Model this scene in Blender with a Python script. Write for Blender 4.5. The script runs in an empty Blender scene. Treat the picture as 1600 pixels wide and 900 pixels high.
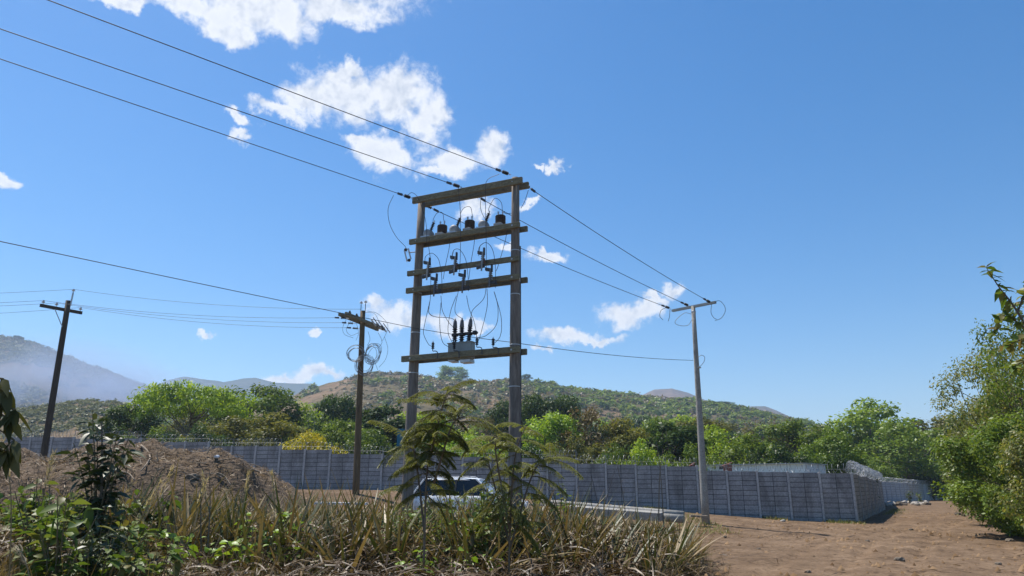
import bpy, math, random
import numpy as np
from mathutils import Vector, Matrix

sc = bpy.context.scene
COL = sc.collection
R = math.radians
rng = np.random.default_rng(7)
random.seed(7)

# ------------------------------------------------------------------ camera, sky, sun, exposure
EYE = 1.7
PITCH = R(15.6)
FPX = 1110.0            # focal length in pixels of a 1600 wide picture
cam = bpy.data.cameras.new('camera'); camo = bpy.data.objects.new('camera', cam); COL.objects.link(camo)
camo.location = (0, 0, EYE); camo.rotation_euler = (R(90) + PITCH, 0, 0)
cam.sensor_width = 36; cam.lens = 36 * FPX / 1600; cam.clip_start = 0.1; cam.clip_end = 30000
sc.camera = camo
sc.view_settings.view_transform = 'Standard'; sc.view_settings.look = 'None'
sc.view_settings.exposure = 0.66; sc.view_settings.gamma = 1.0
sc.render.engine = 'CYCLES'
sc.cycles.use_denoising = True
sc.cycles.max_bounces = 6; sc.cycles.diffuse_bounces = 3; sc.cycles.transmission_bounces = 4
sc.cycles.transparent_max_bounces = 8; sc.cycles.volume_bounces = 1

SUN_EL = R(64); SUN_AZ = R(-52)      # azimuth clockwise from +Y: behind the wall, to the left
TO_SUN = Vector((math.sin(SUN_AZ) * math.cos(SUN_EL), math.cos(SUN_AZ) * math.cos(SUN_EL), math.sin(SUN_EL)))
sun = bpy.data.lights.new('sun', 'SUN'); suno = bpy.data.objects.new('sun', sun); COL.objects.link(suno)
sun.energy = 4.2; sun.angle = R(0.5); sun.color = (1.0, 0.95, 0.87)
suno.rotation_euler = TO_SUN.to_track_quat('Z', 'Y').to_euler(); suno.location = (0, 0, 60)


def ray(x, y):
    """(X per metre of depth, height above the eye per metre of depth) of a picture position."""
    v = (450 - y) / FPX
    fwd = math.cos(PITCH) - v * math.sin(PITCH)
    return (x - 800) / FPX / fwd, (math.sin(PITCH) + v * math.cos(PITCH)) / fwd


def at(x, y, Y):
    u, w = ray(x, y)
    return np.array((u * Y, Y, EYE + w * Y))


world = bpy.data.worlds.new('World'); sc.world = world; world.use_nodes = True
SKY_STRENGTH = 0.092


def build_world():
    nt = world.node_tree; N = nt.nodes; Lk = nt.links; N.clear()
    def node(t, **k):
        n = N.new(t)
        for a, b in k.items(): setattr(n, a, b)
        return n
    def mth(op, a, b=None, c=None, clamp=False):
        n = node('ShaderNodeMath', operation=op); n.use_clamp = clamp
        for i, q in enumerate((a, b, c)):
            if q is None: continue
            if isinstance(q, (int, float)): n.inputs[i].default_value = q
            else: Lk.new(q, n.inputs[i])
        return n.outputs[0]
    sky = node('ShaderNodeTexSky', sky_type='NISHITA'); sky.sun_disc = False
    sky.sun_elevation = SUN_EL; sky.sun_rotation = SUN_AZ
    sky.altitude = 0; sky.air_density = 1.0; sky.dust_density = 0.35; sky.ozone_density = 2.2
    hs = node('ShaderNodeHueSaturation'); hs.inputs['Saturation'].default_value = 1.42; hs.inputs['Value'].default_value = 1.0
    Lk.new(sky.outputs[0], hs.inputs['Color'])
    bg = node('ShaderNodeBackground'); bg.inputs['Strength'].default_value = SKY_STRENGTH
    Lk.new(hs.outputs[0], bg.inputs['Color'])
    tc = node('ShaderNodeTexCoord'); d = tc.outputs['Generated']
    sx = node('ShaderNodeSeparateXYZ'); Lk.new(d, sx.inputs[0])
    az = mth('ARCTAN2', sx.outputs[0], sx.outputs[1]); el = mth('ARCSINE', sx.outputs[2])
    # a domain warp breaks up the outlines
    wn = node('ShaderNodeTexNoise'); wn.inputs['Scale'].default_value = 20; wn.inputs['Detail'].default_value = 9; wn.inputs['Roughness'].default_value = 0.62
    Lk.new(d, wn.inputs['Vector'])
    ws = node('ShaderNodeSeparateXYZ'); Lk.new(wn.outputs['Color'], ws.inputs[0])
    az = mth('ADD', az, mth('MULTIPLY', mth('SUBTRACT', ws.outputs[0], 0.5), 0.085))
    el = mth('ADD', el, mth('MULTIPLY', mth('SUBTRACT', ws.outputs[1], 0.5), 0.07))
    lobes = [(300, 8, 120, 26, 0), (400, 12, 110, 44, 0), (365, 45, 55, 22, 0), (520, 8, 110, 26, 0), (200, -2, 60, 14, 0), (440, -30, 200, 46, 0),
             (545, 150, 75, 42, 0), (622, 150, 55, 50, 0), (664, 190, 38, 42, 0), (490, 152, 58, 36, 0), (438, 172, 46, 15, -8), (545, 118, 26, 18, 0),
             (598, 240, 58, 27, -12), (560, 222, 30, 14, 0), (706, 250, 48, 24, 0), (766, 240, 30, 26, 0), (690, 272, 34, 14, 0),
             (372, 182, 30, 10, -20), (380, 213, 17, 11, 0), (2, 282, 24, 15, 0), (870, 260, 13, 9, 0), (848, 257, 10, 4, 0),
             (746, 322, 30, 17, 0), (824, 320, 15, 7, 0), (850, 400, 30, 9, 0), (795, 384, 22, 7, 0),
             (972, 494, 40, 22, 0), (1005, 484, 34, 18, 0), (1020, 468, 30, 9, -15), (1052, 454, 19, 17, 0),
             (885, 527, 52, 15, 0), (930, 531, 42, 8, 0), (862, 523, 20, 9, 0), (850, 548, 14, 7, 0),
             (618, 490, 44, 22, 0), (588, 478, 22, 15, 0), (650, 502, 36, 12, 0), (700, 510, 54, 14, 0), (745, 516, 30, 9, 0),
             (492, 582, 42, 15, 0), (455, 588, 34, 8, 0), (520, 584, 30, 10, 0), (318, 523, 14, 7, 0), (488, 521, 9, 8, 0)]
    dens = None
    for (x, y, rx, ry, rot) in lobes:
        u, w = ray(x, y); a0 = math.atan(u); e0 = math.atan(w / math.sqrt(1 + u * u))
        s = FPX * (1 + (x - 800) ** 2 / FPX ** 2 + (y - 450) ** 2 / FPX ** 2) ** 0.5
        ra = 1.14 * rx / s / max(0.3, math.cos(e0)); re = 1.14 * ry / s
        da = mth('SUBTRACT', az, a0); de = mth('SUBTRACT', el, e0)
        if rot:
            c, q = math.cos(R(rot)), math.sin(R(rot))
            da2 = mth('ADD', mth('MULTIPLY', da, c), mth('MULTIPLY', de, q))
            de = mth('SUBTRACT', mth('MULTIPLY', de, c), mth('MULTIPLY', da, q)); da = da2
        da = mth('MULTIPLY', da, 1 / ra); de = mth('MULTIPLY', de, 1 / re)
        r2 = mth('ADD', mth('MULTIPLY', da, da), mth('MULTIPLY', de, de))
        m = mth('SUBTRACT', 1.0, mth('SQRT', r2))
        dens = m if dens is None else mth('SMOOTH_MAX', dens, m, 0.12)
    def fractal(off, detail=10):
        va = node('ShaderNodeVectorMath', operation='ADD'); va.inputs[1].default_value = off
        Lk.new(d, va.inputs[0])
        n = node('ShaderNodeTexNoise'); n.inputs['Scale'].default_value = 27; n.inputs['Detail'].default_value = detail
        n.inputs['Roughness'].default_value = 0.66; n.inputs['Distortion'].default_value = 0.2
        Lk.new(va.outputs[0], n.inputs['Vector'])
        return n.outputs['Fac']
    s1 = fractal((0, 0, 0), 3.0); s2 = fractal((-0.008, 0, 0.02), 3.0); n1 = fractal((0, 0, 0)); n2 = fractal((-0.006, 0, 0.016))
    dn = mth('ADD', mth('MULTIPLY', dens, 1.75), mth('MULTIPLY', mth('SUBTRACT', n1, 0.49), 3.1))
    mr = node('ShaderNodeMapRange', interpolation_type='SMOOTHSTEP'); mr.inputs['From Min'].default_value = -0.1; mr.inputs['From Max'].default_value = 1.1
    Lk.new(dn, mr.inputs['Value'])
    # cloud shading painted in: thin edges and sun-facing billows white, the thick undersides greyer
    lit = mth('ADD', 0.88, mth('MULTIPLY', mth('SUBTRACT', s1, s2), 3.2), clamp=True)
    low = mth('MULTIPLY', mth('SUBTRACT', dn, 0.75), 0.30, clamp=True)
    lit = mth('SUBTRACT', lit, low, clamp=True)
    cr = node('ShaderNodeMix', data_type='RGBA'); cr.inputs[6].default_value = (0.36, 0.40, 0.47, 1); cr.inputs[7].default_value = (0.645, 0.65, 0.66, 1)
    Lk.new(lit, cr.inputs[0])
    cb = node('ShaderNodeBackground'); Lk.new(cr.outputs[2], cb.inputs['Color']); cb.inputs['Strength'].default_value = 1.0
    mx = node('ShaderNodeMixShader'); Lk.new(mth('MULTIPLY', mr.outputs[0], 0.94), mx.inputs[0]); Lk.new(bg.outputs[0], mx.inputs[1]); Lk.new(cb.outputs[0], mx.inputs[2])
    out = node('ShaderNodeOutputWorld'); Lk.new(mx.outputs[0], out.inputs['Surface'])


build_world()

# ------------------------------------------------------------------ helpers
ORG = {}


def tag(o, label=None, cat=None, group=None, kind=None):
    if label: o['label'] = label
    if cat: o['category'] = cat
    if group: o['group'] = group
    if kind: o['kind'] = kind
    return o


def thing(name, loc, label, cat, group=None):
    o = bpy.data.objects.new(name, None); COL.objects.link(o); o.location = [float(c) for c in loc]
    o.empty_display_size = 0.2
    ORG[o.name] = np.array(loc, float)
    return tag(o, label, cat, group)


def copy_tree(o, parent=None):
    c = o.copy(); COL.objects.link(c)
    if parent is not None:
        c.parent = parent
        for k in ('label', 'category', 'group'):
            pass
    for ch in list(o.children): copy_tree(ch, c)
    return c


def raw_mesh(name, V, F, mat, smooth=False):
    """V (n,3); F list of index tuples, or an (m,k) array when all faces have k corners."""
    me = bpy.data.meshes.new(name)
    if isinstance(F, np.ndarray):
        m, k = F.shape
        me.vertices.add(len(V)); me.vertices.foreach_set('co', np.ascontiguousarray(V, np.float32).ravel())
        me.loops.add(m * k); me.loops.foreach_set('vertex_index', np.ascontiguousarray(F, np.int32).ravel())
        me.polygons.add(m); me.polygons.foreach_set('loop_start', np.arange(0, m * k, k, dtype=np.int32))
        me.update(calc_edges=True)
    else:
        me.from_pydata([tuple(map(float, v)) for v in V], [], F); me.update()
    if smooth:
        me.polygons.foreach_set('use_smooth', [True] * len(me.polygons))
    for q in (mat if isinstance(mat, (list, tuple)) else [mat]):
        if q: me.materials.append(q)
    return me


def link_mesh(name, me, parent=None, loc=(0, 0, 0)):
    o = bpy.data.objects.new(name, me); COL.objects.link(o)
    if parent is not None:
        o.parent = parent; ORG[o.name] = ORG.get(parent.name, np.zeros(3))
    else:
        o.location = [float(c) for c in loc]; ORG[o.name] = np.array(loc, float)
    return o


class MB:
    def __init__(s): s.v = []; s.f = []; s.n = 0
    def add(s, V, F):
        V = np.asarray(V, float); s.v.append(V)
        s.f.extend([tuple(int(i) + s.n for i in q) for q in F]); s.n += len(V); return s
    def box(s, c, sx, sy, sz, ax=None):
        """box centred on c with full sizes along the axes ax (3 unit vectors)."""
        ax = np.eye(3) if ax is None else np.asarray(ax, float)
        V = [np.asarray(c, float) + ax[0] * a * sx / 2 + ax[1] * b * sy / 2 + ax[2] * e * sz / 2 for e in (-1, 1) for b in (-1, 1) for a in (-1, 1)]
        return s.add(V, [(0, 2, 3, 1), (4, 5, 7, 6), (0, 1, 5, 4), (2, 6, 7, 3), (0, 4, 6, 2), (1, 3, 7, 5)])
    def bar(s, a, b, w, h, up=(0, 0, 1)):
        a = np.asarray(a, float); b = np.asarray(b, float); d = b - a; L = np.linalg.norm(d); d /= L
        up = np.asarray(up, float); x = np.cross(d, up)
        if np.linalg.norm(x) < 1e-5: x = np.cross(d, (1, 0, 0))
        x /= np.linalg.norm(x); z = np.cross(x, d)
        return s.box((a + b) / 2, L, w, h, (d, x, z))
    def tube(s, P, r, n=6, cap=True, closed=False):
        P = np.asarray(P, float); m = len(P)
        r = np.full(m, r, float) if np.isscalar(r) else np.asarray(r, float)
        T = np.gradient(P, axis=0) if not closed else np.roll(P, -1, 0) - np.roll(P, 1, 0)
        T /= np.linalg.norm(T, axis=1)[:, None] + 1e-12
        ref = np.array((0, 0, 1.0)) if abs(T[0][2]) < 0.9 else np.array((1.0, 0, 0))
        V = []
        x = np.cross(ref, T[0]); x /= np.linalg.norm(x)
        for i in range(m):
            x = x - T[i] * np.dot(x, T[i]); x /= np.linalg.norm(x) + 1e-12
            y = np.cross(T[i], x)
            for k in range(n):
                a = 2 * math.pi * k / n
                V.append(P[i] + r[i] * (math.cos(a) * x + math.sin(a) * y))
        F = [(i * n + k, i * n + (k + 1) % n, (i + 1) * n + (k + 1) % n, (i + 1) * n + k) for i in range(m - 1) for k in range(n)]
        if closed: F += [((m - 1) * n + k, (m - 1) * n + (k + 1) % n, (k + 1) % n, k) for k in range(n)]
        elif cap: F += [tuple(range(n - 1, -1, -1)), tuple((m - 1) * n + k for k in range(n))]
        return s.add(V, F)
    def lathe(s, base, axis, prof, n=14):
        """prof: (radius, distance along axis) pairs."""
        base = np.asarray(base, float); axis = np.asarray(axis, float); axis = axis / np.linalg.norm(axis)
        ref = np.array((1.0, 0, 0)) if abs(axis[0]) < 0.8 else np.array((0, 1.0, 0))
        x = np.cross(axis, ref); x /= np.linalg.norm(x); y = np.cross(axis, x)
        V = [base + axis * h + r * (math.cos(2 * math.pi * k / n) * x + math.sin(2 * math.pi * k / n) * y) for r, h in prof for k in range(n)]
        m = len(prof)
        F = [(i * n + k, i * n + (k + 1) % n, (i + 1) * n + (k + 1) % n, (i + 1) * n + k) for i in range(m - 1) for k in range(n)]
        F += [tuple(range(n - 1, -1, -1)), tuple((m - 1) * n + k for k in range(n))]
        return s.add(V, F)
    def build(s, name, mat, parent=None, loc=None, smooth=False, bevel=0):
        V = np.concatenate(s.v)
        org = ORG[parent.name] if parent is not None else (np.array(loc, float) if loc is not None else np.array((V[:, 0].mean(), V[:, 1].mean(), V[:, 2].min())))
        me = raw_mesh(name, V - org, s.f, mat, smooth)
        o = link_mesh(name, me, parent, org)
        if bevel:
            b = o.modifiers.new('bevel', 'BEVEL'); b.width = bevel; b.segments = 2; b.limit_method = 'ANGLE'
        return o


def spline(P, n=8):
    P = [np.asarray(p, float) for p in P]
    if len(P) < 3:
        return np.array([P[0] + (P[1] - P[0]) * t for t in np.linspace(0, 1, n)])
    Q = [2 * P[0] - P[1]] + P + [2 * P[-1] - P[-2]]
    out = []
    for i in range(1, len(Q) - 2):
        a, b, c, d = Q[i - 1], Q[i], Q[i + 1], Q[i + 2]
        for t in np.linspace(0, 1, n, endpoint=False):
            out.append(0.5 * (2 * b + (c - a) * t + (2 * a - 5 * b + 4 * c - d) * t * t + (3 * b - a - 3 * c + d) * t ** 3))
    out.append(Q[-2]); return np.array(out)


def sstep(a, b, x):
    t = np.clip((np.asarray(x, float) - a) / (b - a), 0, 1); return t * t * (3 - 2 * t)


def vnoise(x, y, seed=0):
    """smooth value noise on the plane, 0..1"""
    x = np.asarray(x, float); y = np.asarray(y, float)
    xi = np.floor(x).astype(np.int64); yi = np.floor(y).astype(np.int64); fx = x - xi; fy = y - yi
    fx = fx * fx * (3 - 2 * fx); fy = fy * fy * (3 - 2 * fy)
    def h(a, b):
        n = (a * 374761393 + b * 668265263 + seed * 1274126177) & 0xFFFFFFFF
        n = ((n ^ (n >> 13)) * 1274126177) & 0xFFFFFFFF
        return ((n ^ (n >> 16)) & 0xFFFF) / 65535.0
    return (h(xi, yi) * (1 - fx) + h(xi + 1, yi) * fx) * (1 - fy) + (h(xi, yi + 1) * (1 - fx) + h(xi + 1, yi + 1) * fx) * fy


def fbm(x, y, seed=0, o=4):
    s = 0; a = 0.5
    for k in range(o):
        s = s + a * vnoise(np.asarray(x) * 2 ** k, np.asarray(y) * 2 ** k, seed + k); a *= 0.5
    return s


# ------------------------------------------------------------------ materials
def new_mat(name):
    m = bpy.data.materials.new(name); m.use_nodes = True
    nt = m.node_tree; nt.nodes.clear()
    out = nt.nodes.new('ShaderNodeOutputMaterial')
    return m, nt, out


def ramp(nt, fac, stops):
    r = nt.nodes.new('ShaderNodeValToRGB'); e = r.color_ramp.elements
    while len(e) > 1: e.remove(e[-1])
    e[0].position = stops[0][0]; e[0].color = (*stops[0][1], 1)
    for p, c in stops[1:]:
        q = e.new(p); q.color = (*c, 1)
    if fac is not None: nt.links.new(fac, r.inputs[0])
    return r.outputs[0]


def noise(nt, scale, detail=4, rough=0.55, vec=None, dist=0):
    n = nt.nodes.new('ShaderNodeTexNoise'); n.inputs['Scale'].default_value = scale; n.inputs['Detail'].default_value = detail
    n.inputs['Roughness'].default_value = rough; n.inputs['Distortion'].default_value = dist
    if vec is not None: nt.links.new(vec, n.inputs['Vector'])
    return n.outputs['Fac']


def mixc(nt, fac, a, b, mode='MIX'):
    n = nt.nodes.new('ShaderNodeMix'); n.data_type = 'RGBA'; n.blend_type = mode
    for i, q in ((0, fac), (6, a), (7, b)):
        if isinstance(q, (int, float)): n.inputs[i].default_value = q
        elif isinstance(q, tuple): n.inputs[i].default_value = (*q, 1)
        else: nt.links.new(q, n.inputs[i])
    return n.outputs[2]


def objco(nt, scale=None):
    t = nt.nodes.new('ShaderNodeTexCoord'); v = t.outputs['Object']
    if scale:
        m = nt.nodes.new('ShaderNodeMapping'); m.inputs['Scale'].default_value = scale; nt.links.new(v, m.inputs[0]); v = m.outputs[0]
    return v


def mottled(name, c1, c2, scale=3, rough=0.85, bump=0.2, stretch=None, metal=0.0, detail=5, fine=None, bscale=None, bdist=0.02, island=0):
    m, nt, out = new_mat(name)
    v = objco(nt, stretch)
    f = noise(nt, scale, detail, 0.6, v)
    col = ramp(nt, f, [(0.3, c1), (0.7, c2)])
    if fine:
        f2 = noise(nt, fine, 3, 0.6, v)
        col = mixc(nt, 1.0, col, ramp(nt, f2, [(0.3, (0.7, 0.7, 0.7)), (0.7, (1.15, 1.15, 1.15))]), 'MULTIPLY')
    if island:
        st = noise(nt, 0.9, 5, 0.65, objco(nt, (1.6, 1.6, 0.35)), 0.6)
        col = mixc(nt, 1.0, col, ramp(nt, st, [(0.34, (0.66, 0.65, 0.63)), (0.5, (1, 1, 1)), (0.68, (1.12, 1.12, 1.11))]), 'MULTIPLY')
        g = nt.nodes.new('ShaderNodeNewGeometry')
        col = mixc(nt, 1.0, col, ramp(nt, g.outputs['Random Per Island'], [(0, (1 - island,) * 3), (1, (1 + island,) * 3)]), 'MULTIPLY')
    b = nt.nodes.new('ShaderNodeBsdfPrincipled'); nt.links.new(col, b.inputs['Base Color'])
    b.inputs['Roughness'].default_value = rough; b.inputs['Metallic'].default_value = metal
    if bump:
        fb = noise(nt, bscale or scale * 4, 4, 0.6, v)
        bp = nt.nodes.new('ShaderNodeBump'); bp.inputs['Strength'].default_value = bump; bp.inputs['Distance'].default_value = bdist
        nt.links.new(fb, bp.inputs['Height']); nt.links.new(bp.outputs[0], b.inputs['Normal'])
    nt.links.new(b.outputs[0], out.inputs[0]); return m


def leafmat(name, cols, trans=0.35, gloss=0.02, rough=0.45, objvar=0.25, patch=0.0):
    """each leaf (mesh island) takes its own colour; each plant is a little different from the next."""
    m, nt, out = new_mat(name)
    g = nt.nodes.new('ShaderNodeNewGeometry')
    n = len(cols)
    col = ramp(nt, g.outputs['Random Per Island'], [(i / (n - 1), c) for i, c in enumerate(cols)])
    if patch:
        f = noise(nt, patch, 2, 0.5, objco(nt))
        col = mixc(nt, 1.0, col, ramp(nt, f, [(0.3, (0.62, 0.66, 0.6)), (0.7, (1.3, 1.25, 1.1))]), 'MULTIPLY')
    if objvar:
        oi = nt.nodes.new('ShaderNodeObjectInfo')
        col = mixc(nt, 1.0, col, ramp(nt, oi.outputs['Random'], [(0, (1 - objvar, 1 - objvar, 1 - objvar)), (0.5, (1 + objvar * 0.6, 1 + objvar * 0.3, 1 - objvar * 0.5)), (1, (1 + objvar * .4, 1 + objvar * .4, 1 + objvar * .4))]), 'MULTIPLY')
    d = nt.nodes.new('ShaderNodeBsdfDiffuse'); nt.links.new(col, d.inputs[0])
    t = nt.nodes.new('ShaderNodeBsdfTranslucent')
    tcx = mixc(nt, 1.0, col, (1.25, 1.15, 0.55), 'MULTIPLY'); nt.links.new(tcx, t.inputs[0])
    mx = nt.nodes.new('ShaderNodeMixShader'); mx.inputs[0].default_value = trans
    nt.links.new(d.outputs[0], mx.inputs[1]); nt.links.new(t.outputs[0], mx.inputs[2])
    gl = nt.nodes.new('ShaderNodeBsdfGlossy'); gl.inputs['Roughness'].default_value = rough
    gl.inputs[0].default_value = (1, 1, 1, 1)
    m2 = nt.nodes.new('ShaderNodeMixShader'); m2.inputs[0].default_value = gloss
    nt.links.new(mx.outputs[0], m2.inputs[1]); nt.links.new(gl.outputs[0], m2.inputs[2])
    nt.links.new(m2.outputs[0], out.inputs[0]); return m


M = {}
M['pole_wood'] = mottled('weathered pole wood', (0.135, 0.11, 0.092), (0.27, 0.225, 0.19), 2.0, 0.9, 0.5, (6, 6, 0.6), fine=9)
M['pole_dark'] = mottled('dark creosoted wood', (0.04, 0.03, 0.02), (0.10, 0.075, 0.05), 2.0, 0.9, 0.4, (6, 6, 0.6), fine=9)
M['pole_brown'] = mottled('brown pole wood', (0.09, 0.06, 0.03), (0.19, 0.13, 0.065), 2.0, 0.9, 0.4, (6, 6, 0.6), fine=9)
M['beam'] = mottled('treated beam timber', (0.145, 0.122, 0.072), (0.29, 0.245, 0.15), 2.5, 0.85, 0.4, (1.2, 5, 8), fine=8)
M['concrete_pole'] = mottled('pale concrete pole', (0.25, 0.235, 0.21), (0.37, 0.35, 0.31), 2.5, 0.9, 0.2, fine=20)
M['panel'] = mottled('grey precast panel', (0.255, 0.255, 0.26), (0.36, 0.36, 0.365), 1.3, 0.9, 0.3, fine=14, island=0.12)
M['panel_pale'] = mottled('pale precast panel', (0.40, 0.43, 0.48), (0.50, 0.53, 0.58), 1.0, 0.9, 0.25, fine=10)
M['panel_block'] = mottled('brown grey precast panel', (0.27, 0.25, 0.225), (0.37, 0.35, 0.32), 1.3, 0.9, 0.3, fine=14, island=0.12)
M['post'] = mottled('precast post', (0.37, 0.37, 0.37), (0.47, 0.465, 0.46), 2, 0.9, 0.2, fine=16)
M['joint'] = mottled('mortar joint', (0.03, 0.03, 0.033), (0.05, 0.05, 0.053), 3, 0.95, 0)
M['steel'] = mottled('galvanised steel', (0.42, 0.43, 0.44), (0.58, 0.59, 0.6), 4, 0.45, 0.05, metal=0.7)
M['razor'] = mottled('galvanised razor ribbon', (0.32, 0.33, 0.34), (0.48, 0.49, 0.5), 4, 0.6, 0, metal=0.2)
M['dark_metal'] = mottled('dark weathered metal', (0.05, 0.05, 0.055), (0.10, 0.10, 0.105), 4, 0.6, 0.05, metal=0.3)
M['wire'] = mottled('black weathered wire', (0.02, 0.02, 0.023), (0.05, 0.05, 0.055), 4, 0.6, 0)
M['wire_grey'] = mottled('grey aluminium wire', (0.16, 0.165, 0.17), (0.32, 0.325, 0.33), 4, 0.5, 0, metal=0.4)
M['insul'] = mottled('dark polymer insulator', (0.018, 0.018, 0.02), (0.045, 0.043, 0.045), 5, 0.5, 0)
M['insul_brown'] = mottled('brown epoxy', (0.035, 0.022, 0.018), (0.075, 0.05, 0.04), 5, 0.5, 0)
M['insul_grey'] = mottled('grey polymer bushing', (0.10, 0.10, 0.11), (0.16, 0.16, 0.17), 5, 0.55, 0)
M['porcelain'] = mottled('pale glazed porcelain', (0.45, 0.46, 0.48), (0.6, 0.61, 0.63), 5, 0.25, 0)
M['tank_grey'] = mottled('light grey enamel', (0.24, 0.26, 0.25), (0.32, 0.34, 0.33), 2, 0.5, 0.05)
M['cast_grey'] = mottled('grey cast resin', (0.22, 0.23, 0.235), (0.32, 0.33, 0.335), 3, 0.6, 0.1)
M['copper'] = mottled('reddish bracket', (0.18, 0.08, 0.05), (0.28, 0.14, 0.09), 5, 0.6, 0)
M['bark'] = mottled('grey brown bark', (0.09, 0.07, 0.05), (0.19, 0.155, 0.115), 5, 0.95, 0.5, (3, 3, 0.7))
M['stem'] = mottled('brown green stem', (0.08, 0.07, 0.035), (0.15, 0.13, 0.07), 9, 0.85, 0.2)
M['white_paint'] = mottled('white car paint', (0.74, 0.75, 0.76), (0.8, 0.8, 0.8), 1, 0.25, 0)
M['dark_paint'] = mottled('dark truck paint', (0.05, 0.05, 0.055), (0.08, 0.08, 0.085), 1, 0.3, 0)
M['rubber'] = mottled('tyre rubber', (0.02, 0.02, 0.02), (0.035, 0.035, 0.035), 8, 0.85, 0)
M['rim'] = mottled('alloy rim', (0.45, 0.45, 0.46), (0.55, 0.55, 0.56), 3, 0.35, 0, metal=0.7)
M['trim'] = mottled('black plastic trim', (0.02, 0.02, 0.02), (0.04, 0.04, 0.04), 5, 0.6, 0)
M['red_lens'] = mottled('red lamp lens', (0.30, 0.01, 0.01), (0.40, 0.02, 0.02), 3, 0.2, 0)
M['clear_lens'] = mottled('clear lamp lens', (0.6, 0.62, 0.64), (0.7, 0.72, 0.74), 3, 0.1, 0)
M['white_wall'] = mottled('white plaster', (0.66, 0.67, 0.68), (0.78, 0.78, 0.79), 0.8, 0.85, 0.1)
M['red_roof'] = mottled('rusty red sheet', (0.18, 0.06, 0.045), (0.28, 0.10, 0.075), 2, 0.75, 0.1)
M['blue_board'] = mottled('blue painted sheet', (0.0, 0.10, 0.17), (0.005, 0.13, 0.21), 1, 0.45, 0)
M['debris_wood'] = mottled('dead wood', (0.20, 0.15, 0.10), (0.36, 0.28, 0.20), 6, 0.95, 0.3)
M['stone'] = mottled('pale rubble', (0.28, 0.25, 0.21), (0.45, 0.41, 0.36), 5, 0.95, 0.4)
M['plank'] = mottled('pale sawn plank', (0.42, 0.34, 0.24), (0.58, 0.49, 0.37), 3, 0.9, 0.2, (1, 6, 6))


def glassmat():
    m, nt, out = new_mat('tinted car glass')
    b = nt.nodes.new('ShaderNodeBsdfPrincipled'); b.inputs['Base Color'].default_value = (0.012, 0.014, 0.016, 1)
    b.inputs['Roughness'].default_value = 0.05; nt.links.new(b.outputs[0], out.inputs[0]); return m


M['glass'] = glassmat()


def groundmat():
    m, nt, out = new_mat('dry brown dirt')
    t = nt.nodes.new('ShaderNodeTexCoord'); v = t.outputs['Object']
    big = noise(nt, 0.14, 5, 0.6, v); mid = noise(nt, 0.9, 6, 0.65, v); fine = noise(nt, 9, 5, 0.7, v)
    col = ramp(nt, mid, [(0.28, (0.112, 0.074, 0.046)), (0.5, (0.178, 0.121, 0.076)), (0.72, (0.24, 0.169, 0.110))])
    col = mixc(nt, 1.0, col, ramp(nt, big, [(0.35, (0.86, 0.84, 0.82)), (0.65, (1.1, 1.09, 1.08))]), 'MULTIPLY')
    col = mixc(nt, 1.0, col, ramp(nt, fine, [(0.3, (0.62, 0.61, 0.60)), (0.6, (1.14, 1.13, 1.12))]), 'MULTIPLY')
    dk = noise(nt, 2.2, 7, 0.75, v, 1.2)
    col = mixc(nt, 1.0, col, ramp(nt, dk, [(0.38, (0.45, 0.42, 0.39)), (0.47, (1, 1, 1))]), 'MULTIPLY')
    tk = nt.nodes.new('ShaderNodeAttribute'); tk.attribute_name = 'track'
    col = mixc(nt, tk.outputs['Fac'], col, mixc(nt, 1.0, col, (1.16, 1.15, 1.13), 'MULTIPLY'))
    # the turf and scrub beyond the wall, and dry grass patches left of the road
    at_ = nt.nodes.new('ShaderNodeAttribute'); at_.attribute_name = 'turf'
    gn = noise(nt, 1.7, 5, 0.7, v)
    ad = nt.nodes.new('ShaderNodeMath'); ad.operation = 'ADD'; nt.links.new(at_.outputs['Fac'], ad.inputs[0])
    sb = nt.nodes.new('ShaderNodeMath'); sb.operation = 'SUBTRACT'; nt.links.new(gn, sb.inputs[0]); sb.inputs[1].default_value = 0.5
    nt.links.new(sb.outputs[0], ad.inputs[1])
    fac = nt.nodes.new('ShaderNodeMapRange'); fac.inputs['From Min'].default_value = 0.4; fac.inputs['From Max'].default_value = 0.6
    nt.links.new(ad.outputs[0], fac.inputs['Value'])
    gcol = ramp(nt, noise(nt, 3.5, 5, 0.7, v), [(0.3, (0.075, 0.085, 0.03)), (0.6, (0.16, 0.14, 0.06)), (0.8, (0.22, 0.175, 0.085))])
    col = mixc(nt, fac.outputs[0], col, gcol)
    b = nt.nodes.new('ShaderNodeBsdfPrincipled'); nt.links.new(col, b.inputs['Base Color']); b.inputs['Roughness'].default_value = 0.97
    b.inputs['Specular IOR Level'].default_value = 0.1
    bn = noise(nt, 11, 8, 0.75, v)
    bp = nt.nodes.new('ShaderNodeBump'); bp.inputs['Strength'].default_value = 1.0; bp.inputs['Distance'].default_value = 0.035
    nt.links.new(bn, bp.inputs['Height']); nt.links.new(bp.outputs[0], b.inputs['Normal'])
    nt.links.new(b.outputs[0], out.inputs[0]); return m


M['ground'] = groundmat()


def hillmat(name, stops, scale, bump=1.0):
    m, nt, out = new_mat(name)
    t = nt.nodes.new('ShaderNodeTexCoord'); v = t.outputs['Object']
    f = noise(nt, scale, 8, 0.68, v); col = ramp(nt, f, stops)
    f2 = noise(nt, scale * 9, 5, 0.7, v)
    col = mixc(nt, 1.0, col, ramp(nt, f2, [(0.3, (0.55, 0.57, 0.55)), (0.7, (1.25, 1.22, 1.2))]), 'MULTIPLY')
    b = nt.nodes.new('ShaderNodeBsdfPrincipled'); nt.links.new(col, b.inputs['Base Color']); b.inputs['Roughness'].default_value = 1
    b.inputs['Specular IOR Level'].default_value = 0
    nt.links.new(b.outputs[0], out.inputs[0]); return m


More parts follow.
